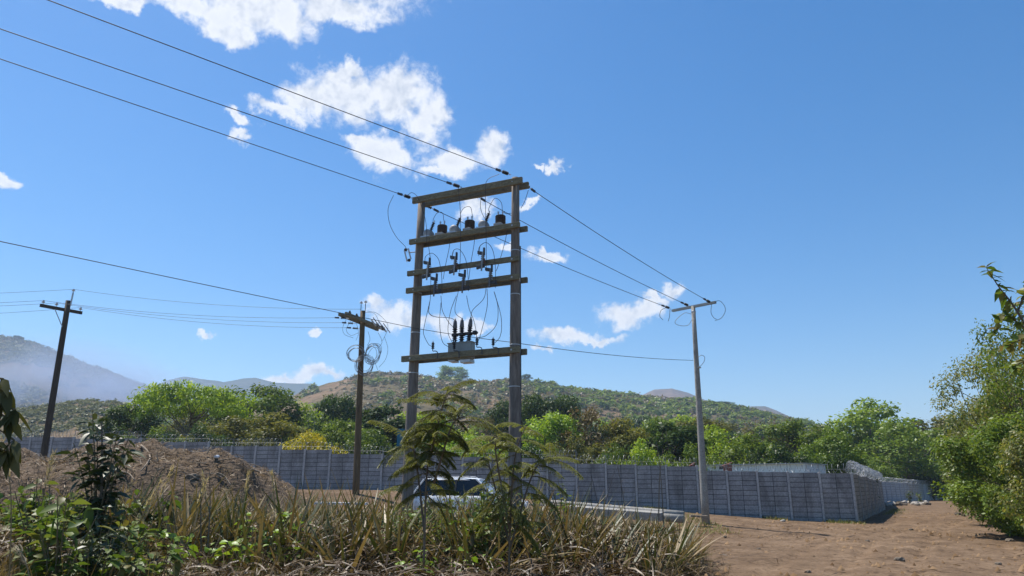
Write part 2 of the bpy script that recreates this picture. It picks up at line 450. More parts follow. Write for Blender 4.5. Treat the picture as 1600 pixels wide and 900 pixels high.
M['hill'] = hillmat('dry scrub hillside', [(0.3, (0.09, 0.09, 0.045)), (0.5, (0.17, 0.13, 0.08)), (0.72, (0.27, 0.175, 0.115))], 0.012)
M['hill_left'] = hillmat('burnt brown hillside', [(0.3, (0.075, 0.075, 0.04)), (0.5, (0.15, 0.115, 0.07)), (0.7, (0.21, 0.15, 0.10))], 0.010)
M['hill_far'] = hillmat('far wooded hillside', [(0.3, (0.03, 0.045, 0.03)), (0.55, (0.05, 0.065, 0.04)), (0.7, (0.09, 0.085, 0.055))], 0.004)
M['hill_bare'] = hillmat('far bare hillside', [(0.3, (0.06, 0.065, 0.04)), (0.5, (0.12, 0.095, 0.065)), (0.7, (0.19, 0.125, 0.09))], 0.004)

# leaves
M['leaf_bright'] = leafmat('bright green leaves', [(0.15, 0.25, 0.025), (0.22, 0.34, 0.035), (0.29, 0.40, 0.06)], 0.48, patch=0.35)
M['leaf_mid'] = leafmat('mid green leaves', [(0.075, 0.135, 0.018), (0.125, 0.20, 0.03), (0.18, 0.245, 0.05)], 0.42, patch=0.35)
M['leaf_dark'] = leafmat('dark green leaves', [(0.03, 0.065, 0.014), (0.048, 0.09, 0.021), (0.072, 0.12, 0.03)], 0.32, patch=0.35)
M['leaf_olive'] = leafmat('olive leaves', [(0.10, 0.12, 0.033), (0.15, 0.165, 0.045), (0.19, 0.19, 0.065)], 0.4, patch=0.35)
M['leaf_brown'] = leafmat('half bare brown twigs and leaves', [(0.10, 0.075, 0.04), (0.14, 0.105, 0.055), (0.12, 0.12, 0.05)], 0.25, patch=0.35)
M['leaf_yellow'] = leafmat('yellow blossom and leaves', [(0.55, 0.46, 0.02), (0.48, 0.42, 0.03), (0.24, 0.29, 0.03)], 0.35)
M['leaf_road'] = leafmat('dusty green roadside leaves', [(0.07, 0.115, 0.022), (0.125, 0.17, 0.037), (0.20, 0.215, 0.066), (0.26, 0.25, 0.11)], 0.46, gloss=0.025, patch=1.1)
M['leaf_weed'] = leafmat('broad weed leaves', [(0.06, 0.11, 0.02), (0.10, 0.17, 0.03), (0.15, 0.19, 0.05), (0.17, 0.13, 0.06)], 0.38, gloss=0.025)
M['leaf_lime'] = leafmat('lime green vine leaves', [(0.13, 0.24, 0.025), (0.19, 0.31, 0.035), (0.24, 0.36, 0.06)], 0.4, gloss=0.04)
M['leaf_sapling'] = leafmat('dark sapling leaves', [(0.022, 0.04, 0.012), (0.04, 0.065, 0.018), (0.09, 0.11, 0.045)], 0.25, gloss=0.05)
M['leaf_feather'] = leafmat('feathery grey green leaflets', [(0.12, 0.145, 0.045), (0.17, 0.195, 0.06), (0.23, 0.24, 0.09)], 0.52, gloss=0.02)
M['leaf_big'] = leafmat('large dusty leaves', [(0.045, 0.055, 0.022), (0.08, 0.09, 0.035), (0.14, 0.14, 0.07)], 0.35, gloss=0.008)
M['strap'] = leafmat('strap leaves green to straw', [(0.045, 0.062, 0.02), (0.075, 0.09, 0.03), (0.15, 0.13, 0.058), (0.28, 0.21, 0.115), (0.16, 0.115, 0.062)], 0.18, gloss=0.03)
M['strap_dead'] = leafmat('dead strap leaves', [(0.035, 0.022, 0.013), (0.07, 0.046, 0.027), (0.125, 0.084, 0.048), (0.22, 0.155, 0.09)], 0.12, gloss=0.03)
M['straw'] = leafmat('dry straw grass', [(0.11, 0.083, 0.045), (0.18, 0.14, 0.078), (0.28, 0.225, 0.135), (0.09, 0.09, 0.035)], 0.25)
M['plume'] = leafmat('pale grass plume', [(0.42, 0.36, 0.25), (0.55, 0.48, 0.36)], 0.3)
M['grass'] = leafmat('short green grass', [(0.09, 0.12, 0.03), (0.15, 0.17, 0.05), (0.24, 0.2, 0.09)], 0.3)
M['scrub_green'] = leafmat('hillside green scrub', [(0.075, 0.09, 0.035), (0.115, 0.13, 0.048), (0.16, 0.165, 0.07)], 0.3, objvar=0, patch=0.012)
M['scrub_dry'] = leafmat('hillside dry scrub', [(0.15, 0.12, 0.075), (0.23, 0.18, 0.12), (0.17, 0.155, 0.08)], 0.3, objvar=0, patch=0.02)
M['chaff'] = leafmat('chopped straw and chips', [(0.06, 0.04, 0.024), (0.16, 0.11, 0.07), (0.36, 0.275, 0.18), (0.045, 0.03, 0.019), (0.25, 0.18, 0.115)], 0.1)

# ------------------------------------------------------------------ terrain
WALL = [np.array(p) for p in ((16.4, 35.5), (9.4, 37.3), (-13.2, 41.5), (-34.0, 45.4))]


def wall_y(x):
    return np.interp(x, [-34, -13.2, 9.4, 16.4, 28.5, 42, 74, 140], [45.4, 41.5, 37.3, 35.5, 56.9, 84, 123, 190])


def ground_z(x, y):
    x = np.asarray(x, float); y = np.asarray(y, float)
    base = np.interp(x, [-40, -13, -7, -2, 3, 9.2, 13, 16.4], [2.1, 1.55, 1.5, 1.3, 0.9, 0.40, 0.12, 0.0])
    z = base * sstep(25.5, 34.5, y)
    z = z - 0.003 * np.clip(y - 45, 0, 300) * sstep(5, 25, x)
    z = z + 0.45 * sstep(-3.2, -7, x) * sstep(18, 11, y)                 # low bank on the left
    z = z + 0.38 * sstep(4.4, 1.6, x) * sstep(11.5, 13.5, y) * sstep(23, 18, y) * sstep(-8.5, -4.5, x)   # the hedge stands on a low ridge
    return z


def mound_z(x, y):
    """height of the heap of earth and chopped cane, above the ground"""
    x = np.asarray(x, float); y = np.asarray(y, float)
    crest = np.interp(x, [-30, -19.5, -17.5, -15.3, -13.2, -11.8, -10.6, -9.6, -8.6, -7.6, -6.6, -5.8], [2.55, 2.6, 2.75, 2.75, 2.95, 3.05, 3.05, 2.85, 2.35, 1.35, 0.4, 0])
    prof = sstep(18.3, 24.3, y) * sstep(31.0, 26.0, y)
    n = fbm(x * 0.55, y * 0.55, 31, 5) - 0.48
    return crest * prof * (1 + 0.55 * n) + 0.28 * (fbm(x * 2.3, y * 2.3, 77, 4) - 0.47) * np.clip(crest * prof, 0, 1)


def build_ground():
    def axis(lo, hi, step, far_lo, far_hi):
        a = list(np.arange(lo, hi + 1e-6, step)); s = step; q = lo; left = []
        while q > far_lo: s *= 1.18; q -= s; left.append(q)
        s = step; q = hi; right = []
        while q < far_hi: s *= 1.18; q += s; right.append(q)
        return np.array(left[::-1] + a + right)
    xs = axis(-28, 34, 0.14, -9000, 9000); ys = axis(8, 62, 0.14, -400, 12000)
    X, Y = np.meshgrid(xs, ys)
    Z = ground_z(X, Y)
    near = sstep(100, 40, Y) * sstep(-60, -20, X)
    road = sstep(2, 6, X) * sstep(70, 45, Y)
    Z = Z + near * (0.10 * (fbm(X * 0.22, Y * 0.22, 3, 2) - 0.4) + 0.035 * (fbm(X * 2.4, Y * 2.4, 19, 4) - 0.45) + 0.06 * np.clip(fbm(X * 3.1, Y * 3.1, 29, 3) - 0.52, 0, 1))
    track = np.zeros_like(X)
    # wheel ruts that swing round the corner of the wall and run up the lane
    for off, dep in ((-1.9, 0.03), (-0.3, 0.045), (1.25, 0.045), (3.6, 0.03)):
        cx = np.interp(Y, [8, 14, 20, 26, 32, 40, 52, 70, 100], [3, 6.2, 9.5, 13.2, 17.4, 23.0, 31, 42, 66]) + off
        cx = cx + 0.35 * (vnoise(Y * 0.35, Y * 0 + off, 4) - 0.5)
        d = np.abs(X - cx)
        Z = Z + road * (-dep * np.exp(-(d / 0.2) ** 2) + dep * 0.5 * np.exp(-((d - 0.36) / 0.15) ** 2)) * (0.35 + 1.1 * vnoise(X * 0.5 + off, Y * 0.5, 8))
        track = np.maximum(track, road * np.exp(-(d / 0.35) ** 2) * vnoise(X * 0.4, Y * 0.4 + off, 6))
    for off, dep in ((0, 0.03), (1.6, 0.035)):
        cy = 26.0 + off - 0.12 * (X - 8) + 0.3 * np.sin(X * 0.5)
        d = np.abs(Y - cy)
        Z = Z + road * (-dep * np.exp(-(d / 0.27) ** 2) + dep * 0.4 * np.exp(-((d - 0.5) / 0.2) ** 2)) * (0.3 + vnoise(X * 0.6, Y * 0.6 + off, 18))
    n = len(xs); m = len(ys)
    I = np.arange(n * m).reshape(m, n)
    F = np.stack([I[:-1, :-1], I[:-1, 1:], I[1:, 1:], I[1:, :-1]], -1).reshape(-1, 4)
    V = np.stack([X, Y, Z], -1).reshape(-1, 3)
    me = raw_mesh('ground', V, F, M['ground'], True)
    turf = np.maximum(sstep(0.3, 2.5, Y - wall_y(X)) * (X < 16) , 0)
    turf = np.maximum(turf, ((X >= 16) & (X < 60)) * sstep(0.5, 3, (wall_y(X) + 0) - wall_y(X) + (Y - wall_y(X))))
    turf = np.maximum(turf, sstep(5.0, 2.0, X) * sstep(32, 24, Y) * 0.45)
    turf = np.maximum(turf, np.exp(-((wall_y(X) - 0.4 - Y) / 0.5) ** 2) * (X < 17) * (X > 5) * 0.55)   # fringe at the foot of the wall
    lane = np.interp(Y, [0, 28, 63, 130], [17, 21.0, 41.5, 76])
    turf = np.maximum(turf, sstep(-0.5, 1.5, X - lane))
    turf = np.maximum(turf, sstep(135, 150, Y))
    b = me.attributes.new('track', 'FLOAT', 'POINT'); b.data.foreach_set('value', track.astype(np.float32).ravel())
    a = me.attributes.new('turf', 'FLOAT', 'POINT'); a.data.foreach_set('value', turf.astype(np.float32).ravel())
    tag(link_mesh('ground', me), 'brown dirt ground with wheel ruts running up the lane', 'ground', kind='structure')


build_ground()


def hill(name, label, mat, ridge, Y0, Yr, Y1, foot, rough, seed, power=1.0, nu=260, ny=60):
    """terrain whose skyline runs through the ridge points, rising from Y0 to Yr and falling away behind."""
    pts = sorted((ray(x, y) for x, y in ridge), key=lambda p: p[0])
    us = np.linspace(pts[0][0], pts[-1][0], nu); w = np.interp(us, [p[0] for p in pts], [p[1] for p in pts])
    ys = np.concatenate([np.linspace(Y0, Yr, ny), np.linspace(Yr, Y1, ny // 3)[1:]])
    U, Y = np.meshgrid(us, ys); Wd = np.broadcast_to(w, U.shape)
    X = U * Y
    top = EYE + Wd * Yr
    t = np.clip((Y - Y0) / (Yr - Y0), 0, 1) ** power
    prof = np.where(Y <= Yr, t * (1.35 - 0.35 * t) / 1.0, 1 - 0.7 * ((Y - Yr) / (Y1 - Yr)) ** 1.5)
    Z = foot + (top - foot) * prof
    Z = Z + rough * (fbm(X / (rough * 6), Y / (rough * 6), seed, 5) - 0.47) * np.clip(prof * 3, 0, 1) * np.where(np.abs(Y - Yr) < 1, 0.25, 1)
    # gullies down the slope
    Z = Z - 0.6 * rough * np.abs(fbm(U * 26, Y / Yr * 1.5, seed + 5, 3) - 0.45) * 4 * np.sin(np.clip(prof, 0, 1) * math.pi) * 0.5
    n = len(us); m = len(ys); I = np.arange(n * m).reshape(m, n)
    F = np.stack([I[:-1, :-1], I[:-1, 1:], I[1:, 1:], I[1:, :-1]], -1).reshape(-1, 4)
    V = np.stack([X, Y, Z], -1).reshape(-1, 3)
    tag(link_mesh(name, raw_mesh(name, V, F, M[mat], True)), label, 'hill', kind='structure')
    def z_at(u, y):
        iu = np.clip((u - us[0]) / (us[1] - us[0]), 0, n - 1.001); k = iu.astype(int); fu = iu - k
        j = np.clip(np.searchsorted(ys, y) - 1, 0, m - 2); fy = (y - ys[j]) / (ys[j + 1] - ys[j])
        return (Z[j, k] * (1 - fu) + Z[j, k + 1] * fu) * (1 - fy) + (Z[j + 1, k] * (1 - fu) + Z[j + 1, k + 1] * fu) * fy
    return z_at, us, w


z_main, u_main, w_main = hill('hill', 'long scrub covered hill with a bare brown shoulder behind the trees', 'hill',
    [(250, 680), (380, 640), (440, 627), (480, 612), (540, 593), (590, 586), (640, 588), (690, 592), (760, 599), (850, 600), (900, 608), (1000, 621), (1085, 629), (1160, 640), (1240, 656), (1320, 685), (1400, 715), (1480, 745)],
    240, 620, 900, 0, 9, 5)
z_knoll, u_knoll, _ = hill('knoll', 'low brown knoll in front of the smoking hillside', 'hill',
    [(-160, 660), (-60, 652), (30, 640), (90, 633), (140, 626), (190, 631), (228, 650), (290, 690), (330, 720)], 160, 320, 460, 0, 5, 15)
z_left, u_left, w_left = hill('hill', 'tall hazy hillside wrapped in smoke at the left', 'hill_left',
    [(-260, 520), (-120, 512), (0, 530), (30, 532), (60, 541), (100, 556), (130, 570), (165, 582), (200, 596), (240, 610), (300, 640), (380, 680)], 420, 950, 1500, 0, 14, 25)
hill('hill', 'far blue wooded ridge left of the brown shoulder', 'hill_far',
    [(180, 640), (235, 606), (262, 596), (290, 591), (320, 594), (350, 597), (380, 591), (400, 590), (430, 598), (460, 599), (490, 599), (520, 612), (600, 640), (700, 600 + 50)], 1500, 2600, 3600, 0, 40, 35)
hill('hill', 'far bare topped hill right of the long scrub hill', 'hill_bare',
    [(900, 680), (960, 640), (1000, 619), (1022, 609), (1050, 607), (1075, 613), (1090, 619), (1120, 632), (1150, 640), (1175, 635), (1195, 637), (1215, 645), (1236, 655), (1270, 680), (1330, 720)], 1100, 2000, 2800, 0, 30, 45)


# ------------------------------------------------------------------ leaf geometry
def unit(v): return v / (np.linalg.norm(v, axis=-1, keepdims=True) + 1e-12)


def rand_dirs(n, r=rng):
    return unit(r.normal(size=(n, 3)))


def leaf_quads(P, A, Nn, L, W, fold=0.15):
    """four cornered leaves: stalk, left, tip, right. P base points, A axes, Nn normals."""
    A = unit(A); S = unit(np.cross(A, Nn)); Nn = np.cross(S, A)
    L = np.asarray(L)[:, None]; W = np.asarray(W)[:, None]
    mid = P + A * L * 0.45 - Nn * W * fold
    V = np.stack([P, mid + S * W / 2, P + A * L - Nn * L * 0.1, mid - S * W / 2], 1).reshape(-1, 3)
    return V, np.arange(len(V)).reshape(-1, 4)


def leaf_broad(P, A, Nn, L, W, droop=0.25):
    """ovate leaves of three spans folded along the midrib"""
    A = unit(A); S = unit(np.cross(A, Nn)); Nn = np.cross(S, A)
    n = len(P); L = np.asarray(L)[:, None]; W = np.asarray(W)[:, None]
    out = []
    for t, w in ((0.0, 0.06), (0.28, 0.9), (0.6, 0.85), (1.0, 0.04)):
        c = P + A * L * t - np.array((0, 0, 1.0)) * L * droop * t * t
        out += [c + S * W * w / 2 + Nn * W * w * 0.12, c, c - S * W * w / 2 + Nn * W * w * 0.12]
    V = np.stack(out, 1)
    f = []
    for k in range(3):
        for q in range(2):
            a = k * 3 + q
            f.append((a, a + 1, a + 4, a + 3))
    F = (np.arange(n)[:, None, None] * 12 + np.array(f)[None]).reshape(-1, 4)
    return V.reshape(-1, 3), F


def straps(P, A, L, W, droop, seg=5, taper=1.0, twist=None):
    """long narrow leaves that arch over under their weight"""
    n = len(P); A = unit(A); L = np.asarray(L)[:, None]; W = np.asarray(W)[:, None]; droop = np.asarray(droop)[:, None]
    H = A.copy(); H[:, 2] = 0; H = unit(H + 1e-6)
    S = unit(np.cross(A, np.array((0, 0, 1.0))) + 1e-6)
    if twist is not None: S = unit(S + np.cross(A, S) * np.asarray(twist)[:, None])
    rows = []; c = P.copy(); d = A.copy()
    for k in range(seg + 1):
        t = k / seg
        w = W * (1 - 0.93 * t ** (2.2 * taper)) * (0.75 + 0.25 * min(1, t * 5))
        rows += [c + S * w / 2, c - S * w / 2]
        d = unit(d + np.array((0, 0, -1.0)) * droop / seg + H * 0.12 * droop / seg)
        c = c + d * L / seg
    V = np.stack(rows, 1)
    f = [(2 * k, 2 * k + 1, 2 * k + 3, 2 * k + 2) for k in range(seg)]
    F = (np.arange(n)[:, None, None] * (2 * seg + 2) + np.array(f)[None]).reshape(-1, 4)
    return V.reshape(-1, 3), F


def join(parts):
    V = []; F = []; n = 0
    for v, f in parts:
        V.append(v); F.append(f + n); n += len(v)
    return np.concatenate(V), np.concatenate(F)


def mb_quads(mb):
    """an MB whose faces are all quads -> arrays"""
    return np.concatenate(mb.v), np.array([f if len(f) == 4 else tuple(f[:4]) for f in mb.f], int)


# ------------------------------------------------------------------ trees
def tree_template(seed, H=10.0, Rx=4.0, bottom=0.25, top_flat=1.0, clumps=42, per=210, L=0.42, W=0.24, clump_r=0.3, shape='round', lean=0.0, leafy=1.0, trunk_r=0.2, broad=False):
    r = np.random.default_rng(seed)
    zc = H * (1 + bottom) / 2; rz = H * (1 - bottom) / 2
    C = []; tries = 0
    lob = rand_dirs(6, r); lamp = r.uniform(-0.28, 0.32, 6)
    while len(C) < clumps and tries < 5000:
        tries += 1
        d = rand_dirs(1, r)[0]
        k = 1 + sum(a * max(0, float(d @ q)) ** 2 for a, q in zip(lamp, lob))
        rad = r.uniform(0.35, 1.0) ** 0.5 * k
        if shape == 'umbrella':
            p = np.array((d[0] * rad * Rx, d[1] * rad * Rx, H * (0.80 + 0.13 * (1 - rad ** 2)) + r.normal() * H * 0.03 - (0.12 * H if r.random() < 0.25 else 0)))
        else:
            p = np.array((d[0] * rad * Rx, d[1] * rad * Rx, zc + d[2] * rad * rz * top_flat))
            if p[2] < zc - rz * 0.9: continue
        if all(np.linalg.norm((p - q) / np.array((1, 1, 0.8))) > Rx * clump_r * 0.62 for q in C): C.append(p)
    C = np.array(C)
    parts = []
    for c in C:
        cr = Rx * clump_r * r.uniform(0.7, 1.25); n = int(per * leafy * r.uniform(0.6, 1.3) * (cr / (Rx * clump_r)) ** 2)
        d = rand_dirs(n, r); rr = cr * (0.35 + 0.65 * r.random(n) ** 0.5)
        sub = 1 + 0.35 * np.sin(d[:, 0] * 5 + c[0] * 3) * np.cos(d[:, 1] * 5 + c[1] * 2)
        P = c + d * (rr * sub)[:, None] * np.array((1, 1, 0.62 if shape != 'umbrella' else 0.36))
        Nn = unit(d * 0.7 + np.array((0, 0, 0.9)) + r.normal(size=(n, 3)) * 0.55)
        A = unit(np.cross(Nn, rand_dirs(n, r))) + d * 0.3 + np.array((0, 0, -0.15))
        s = r.uniform(0.65, 1.3, n)
        parts.append((leaf_broad if broad else leaf_quads)(P, A, Nn, L * s, W * s))
    V, F = join(parts)
    mb = MB(); fork = H * (0.30 if shape != 'umbrella' else 0.38)
    tx = lean * H
    tp = [(0, 0, -0.4), (0.02 * H, 0, fork * 0.4), (tx * 0.4 + 0.02 * H, 0.01 * H, fork), (tx * 0.7, 0.02 * H, H * 0.62), (tx, 0, H * 0.82)]
    tr = [trunk_r * 1.25, trunk_r, trunk_r * 0.85, trunk_r * 0.5, trunk_r * 0.18]
    S = spline(tp, 4); mb.tube(S, np.interp(np.linspace(0, 1, len(S)), np.linspace(0, 1, 5), tr), 7)
    for i in r.choice(len(C), min(len(C), 24), replace=False):
        c = C[i]; h0 = r.uniform(fork * 0.85, min(H * 0.75, max(fork, c[2] * 0.8)))
        k = np.searchsorted(S[:, 2], h0); a = S[min(k, len(S) - 1)]
        m = (a * 0.45 + c * 0.55) + np.array((0, 0, -0.06 * H * r.random())); m[:2] = a[:2] * 0.5 + c[:2] * 0.5 + r.normal(size=2) * 0.04 * H
        q = spline([a, m, c], 4); t = trunk_r * r.uniform(0.3, 0.5)
        mb.tube(q, np.linspace(t, t * 0.2, len(q)), 5)
    tv, tf = np.concatenate(mb.v), mb.f
    return (V, F), (tv, tf)


def make_templates():
    T = {}
    specs = {
        'round': [dict(seed=s, H=10, Rx=4.2, bottom=0.12, clumps=52, per=190) for s in (11, 12, 13)],
        'tall': [dict(seed=s, H=10, Rx=3.0, bottom=0.15, clumps=44, per=170, clump_r=0.34) for s in (21, 22)],
        'umbrella': [dict(seed=s, H=10, Rx=6.4, clumps=60, per=210, shape='umbrella', clump_r=0.24, L=0.36, W=0.2) for s in (31, 32)],
        'open': [dict(seed=s, H=10, Rx=4.4, bottom=0.3, clumps=36, per=130, clump_r=0.28, L=0.4, W=0.22) for s in (41, 42)],
        'bush': [dict(seed=s, H=10, Rx=6.4, bottom=0.0, clumps=56, per=180, clump_r=0.27, L=0.5, W=0.3) for s in (51, 52)],
        'bare': [dict(seed=s, H=10, Rx=3.6, bottom=0.3, clumps=44, per=60, clump_r=0.3, L=0.3, W=0.12) for s in (61,)],
        'road': [dict(seed=s, H=6, Rx=3.2, bottom=-0.05, clumps=66, per=330, clump_r=0.26, L=0.19, W=0.10, trunk_r=0.1) for s in (71, 72, 73)],
        'roadopen': [dict(seed=s, H=8, Rx=3.4, bottom=0.3, clumps=46, per=190, clump_r=0.25, L=0.17, W=0.085, trunk_r=0.11) for s in (81, 82)],
    }
    for k, ss in specs.items():
        T[k] = [tree_template(**q) for q in ss]
    return T


TREES = make_templates()
MESHES = {}


def plant_tree(name, kind, var, mat, loc, h, width, rot, label, cat='tree', group=None):
    """h: height in metres; width: crown width in metres"""
    (cv, cf), (tv, tf) = TREES[kind][var % len(TREES[kind])]
    key = (kind, var % len(TREES[kind]), mat)
    if key not in MESHES:
        MESHES[key] = (raw_mesh('crown', cv, cf, M[mat]), raw_mesh('trunk', tv, tf, M['bark'], True))
    H0 = cv[:, 2].max(); W0 = np.percentile(cv[:, 0], 99.3) - np.percentile(cv[:, 0], 0.7)
    t = thing(name, loc, label, cat, group)
    t.scale = (width / W0, width / W0, h / H0); t.rotation_euler = (0, 0, rot)
    for nm, me in zip(('crown', 'trunk'), MESHES[key]):
        o = bpy.data.objects.new(nm, me); COL.objects.link(o); o.parent = t
    return t


def tree_px(kind, var, mat, x, top, w, Y, label, name='tree', z=None, cat='tree', group=None):
    u, wv = ray(x, top)
    X = u * Y; g = float(ground_z(X, Y)) if z is None else z
    h = EYE + wv * Y - g
    width = w / FPX * Y * 1.02
    return plant_tree(name, kind, var, mat, (X, Y, g - 0.1), h + 0.1, width, (x * 0.37 + top) % 6.28, label, cat, group)


TL = [
    ('umbrella', 0, 'leaf_bright', 305, 597, 165, 74, 'wide bright green flat topped tree above the wall, left of the coiled wire pole'),
    ('round', 0, 'leaf_mid', 402, 594, 140, 92, 'tall rounded tree right of the wide bright green flat topped tree'),
    ('round', 1, 'leaf_dark', 212, 630, 95, 72, 'dark green tree at the left edge of the flat topped tree'),
    ('open', 0, 'leaf_olive', 352, 648, 110, 62, 'loose olive tree in front of the flat topped bright tree'),
    ('round', 2, 'leaf_olive', 430, 642, 120, 64, 'dull olive tree behind the yellow flowering bush'),
    ('bush', 0, 'leaf_yellow', 486, 671, 88, 50, 'yellow flowering bush just over the wall'),
    ('round', 0, 'leaf_dark', 543, 612, 80, 92, 'dark dense tree directly behind the pole with coiled wire'),
    ('open', 1, 'leaf_bright', 497, 626, 95, 96, 'yellow green tree under the bare brown shoulder of the hill'),
    ('round', 1, 'leaf_mid', 535, 652, 95, 66, 'mid green tree above the wall right of the yellow bush'),
    ('tall', 0, 'leaf_dark', 604, 628, 90, 76, 'dark tree at the left leg of the wooden frame'),
    ('bush', 1, 'leaf_mid', 588, 665, 85, 54, 'low bush over the wall between the coil pole and the frame'),
    ('round', 2, 'leaf_bright', 672, 640, 95, 84, 'fresh green tree behind the feathery sapling'),
    ('bare', 0, 'leaf_brown', 752, 648, 66, 82, 'reddish brown half bare tree between the legs of the frame'),
    ('bush', 0, 'leaf_bright', 745, 676, 100, 54, 'bright low bush over the wall between the frame legs'),
    ('umbrella', 1, 'leaf_dark', 850, 614, 125, 104, 'dark wide crowned tree to the right of the frame'),
    ('round', 0, 'leaf_bright', 852, 640, 100, 72, 'bright green round tree right of the right frame leg'),
    ('open', 0, 'leaf_brown', 915, 632, 90, 70, 'brownish olive tree with a thin crown near the wall middle'),
    ('round', 1, 'leaf_olive', 968, 650, 110, 68, 'olive tree in the row above the razor wire, left of the dark one'),
    ('tall', 1, 'leaf_dark', 1047, 655, 88, 62, 'dark tree just left of the concrete pole'),
    ('bush', 1, 'leaf_bright', 1000, 682, 80, 52, 'small bright bush over the wall between two taller trees'),
    ('open', 1, 'leaf_bright', 1118, 661, 95, 70, 'bright tree just right of the concrete pole'),
    ('bare', 0, 'leaf_brown', 1190, 653, 75, 88, 'brown half bare tree below the end of the long hill'),
    ('round', 2, 'leaf_mid', 1172, 674, 105, 62, 'mid green tree over the white parapet'),
    ('round', 0, 'leaf_mid', 1252, 652, 115, 84, 'tall green tree left of the brightest big tree'),
    ('bush', 0, 'leaf_dark', 1222, 690, 100, 56, 'dark bush over the wall near its right end'),
    ('round', 1, 'leaf_bright', 1352, 617, 135, 118, 'tallest bright green tree above the far wall'),
    ('round', 2, 'leaf_mid', 1300, 662, 80, 62, 'mid green tree behind the corner of the wall'),
    ('open', 0, 'leaf_mid', 1402, 650, 110, 104, 'dusty green tree right of the tallest bright tree'),
    ('round', 0, 'leaf_olive', 1452, 648, 105, 128, 'olive tree above the end of the far wall'),
    ('bush', 1, 'leaf_dark', 1310, 702, 90, 52, 'dark undergrowth bush behind the razor wire at the corner'),
    ('bush', 0, 'leaf_dark', 1420, 708, 110, 108, 'dark bush behind the far wall'),
    ('bush', 1, 'leaf_mid', 1368, 716, 70, 100, 'small green bush where the two far walls meet'),
    ('tall', 0, 'leaf_mid', 1512, 628, 95, 92, 'tall olive green tree at the right side of the lane end'),
    ('round', 1, 'leaf_dark', 1483, 660, 95, 150, 'dark tree closing the end of the lane'),
    ('tall', 1, 'leaf_dark', 1462, 700, 60, 140, 'dark low tree at the end of the far wall'),
    ('round', 2, 'leaf_dark', 1508, 690, 80, 138, 'dark shady tree over the right end of the lane'),
    ('bush', 0, 'leaf_mid', 255, 665, 100, 56, 'green bush over the wall below the flat topped tree'),
    ('bush', 1, 'leaf_dark', 320, 660, 100, 57, 'dark bush under the flat topped tree'),
    ('bush', 0, 'leaf_olive', 400, 672, 90, 54, 'olive bush over the wall left of the yellow one'),
    ('bush', 1, 'leaf_olive', 900, 678, 95, 54, 'olive bush over the wall right of the frame'),
    ('bush', 0, 'leaf_mid', 955, 690, 80, 50, 'mid green bush just over the razor wire'),
    ('bush', 1, 'leaf_mid', 1085, 690, 90, 53, 'green bush behind the foot of the concrete pole'),
    ('bush', 0, 'leaf_mid', 1265, 692, 80, 58, 'green bush behind the white parapet end'),
    ('bush', 1, 'leaf_dark', 660, 682, 90, 55, 'dark bush behind the left frame leg'),
    ('bush', 0, 'leaf_dark', 830, 682, 80, 52, 'dark bush behind the right frame leg'),
    ('round', 0, 'leaf_dark', 790, 640, 80, 110, 'dark tree hidden partly by the right frame leg'),
    ('round', 1, 'leaf_mid', 1015, 648, 90, 92, 'tree in the second row left of the concrete pole'),
    ('round', 2, 'leaf_olive', 1090, 650, 90, 104, 'olive tree in the second row behind the concrete pole'),
]
for i, (k, v, m, x, t, w, Y, lab) in enumerate(TL):
    bushy = k == 'bush'
    tree_px(k, v + (i % 2), m, x, t, w * 1.08, Y, lab, 'bush' if bushy else 'tree', cat='bush' if bushy else 'tree')

# the wood that fills the flat between the wall and the hill
r = np.random.default_rng(99)
for i in range(58):
    x = 190 + 1290 * (i + r.random()) / 58; Y = r.uniform(115, 225)
    top = np.interp(x, [190, 260, 420, 560, 700, 860, 1000, 1150, 1250, 1480], [655, 640, 640, 640, 648, 645, 650, 656, 664, 672]) + r.uniform(-8, 22)
    k = ('round', 'open', 'tall', 'round')[i % 4]; m = ('leaf_mid', 'leaf_dark', 'leaf_olive', 'leaf_bright', 'leaf_mid', 'leaf_olive', 'leaf_brown')[int(r.integers(7))]
    tree_px(k, i, m, x, top, r.uniform(60, 100), Y, 'tree of the mixed wood between the walled yard and the hill', 'tree', z=0, group='trees of the wood at the foot of the hill')


# scrub on the slopes: uncountable, one object of each colour
def scrub(name, label, mat, pts, sizes, per=38, seed=5):
    r = np.random.default_rng(seed); parts = []
    n = len(pts)
    for j in range(per):
        d = rand_dirs(n, r); d[:, 2] = np.abs(d[:, 2]); k = 0.55 + 0.45 * r.random(n)
        P = pts + d * (sizes * k)[:, None] * np.array((0.62, 0.62, 0.72))
        Nn = unit(d + np.array((0, 0, 0.6)) + r.normal(size=(n, 3)) * 0.4); A = np.cross(Nn, rand_dirs(n, r))
        parts.append(leaf_quads(P, A, Nn, sizes * r.uniform(0.35, 0.6, n), sizes * r.uniform(0.2, 0.36, n)))
    V, F = join(parts)
    tag(link_mesh(name, raw_mesh(name, V, F, M[mat])), label, 'scrub', kind='stuff')


def slope_points(zf, u0, u1, y0, y1, n, seed, keep):
    r = np.random.default_rng(seed)
    u = r.uniform(u0, u1, n); y = y0 + (y1 - y0) * r.random(n) ** 0.85
    k = keep(u, y, r); u = u[k]; y = y[k]
    return np.stack([u * y, y, zf(u, y) - 0.4], 1)


def keep_main(u, y, r):
    x = 800 + u * FPX * 0.99
    dens = np.interp(x, [400, 470, 540, 580, 640, 740, 850, 950, 1300], [0.25, 0.03, 0.08, 0.75, 0.9, 0.8, 0.95, 1, 1])
    dens = np.where((x > 690) & (x < 850) & (y > 590), 0.25, dens)
    f = fbm(u * y / 30, y / 30, 8, 3)
    return r.random(len(u)) < dens * np.clip((f - 0.22) * 3.6, 0.25, 1)


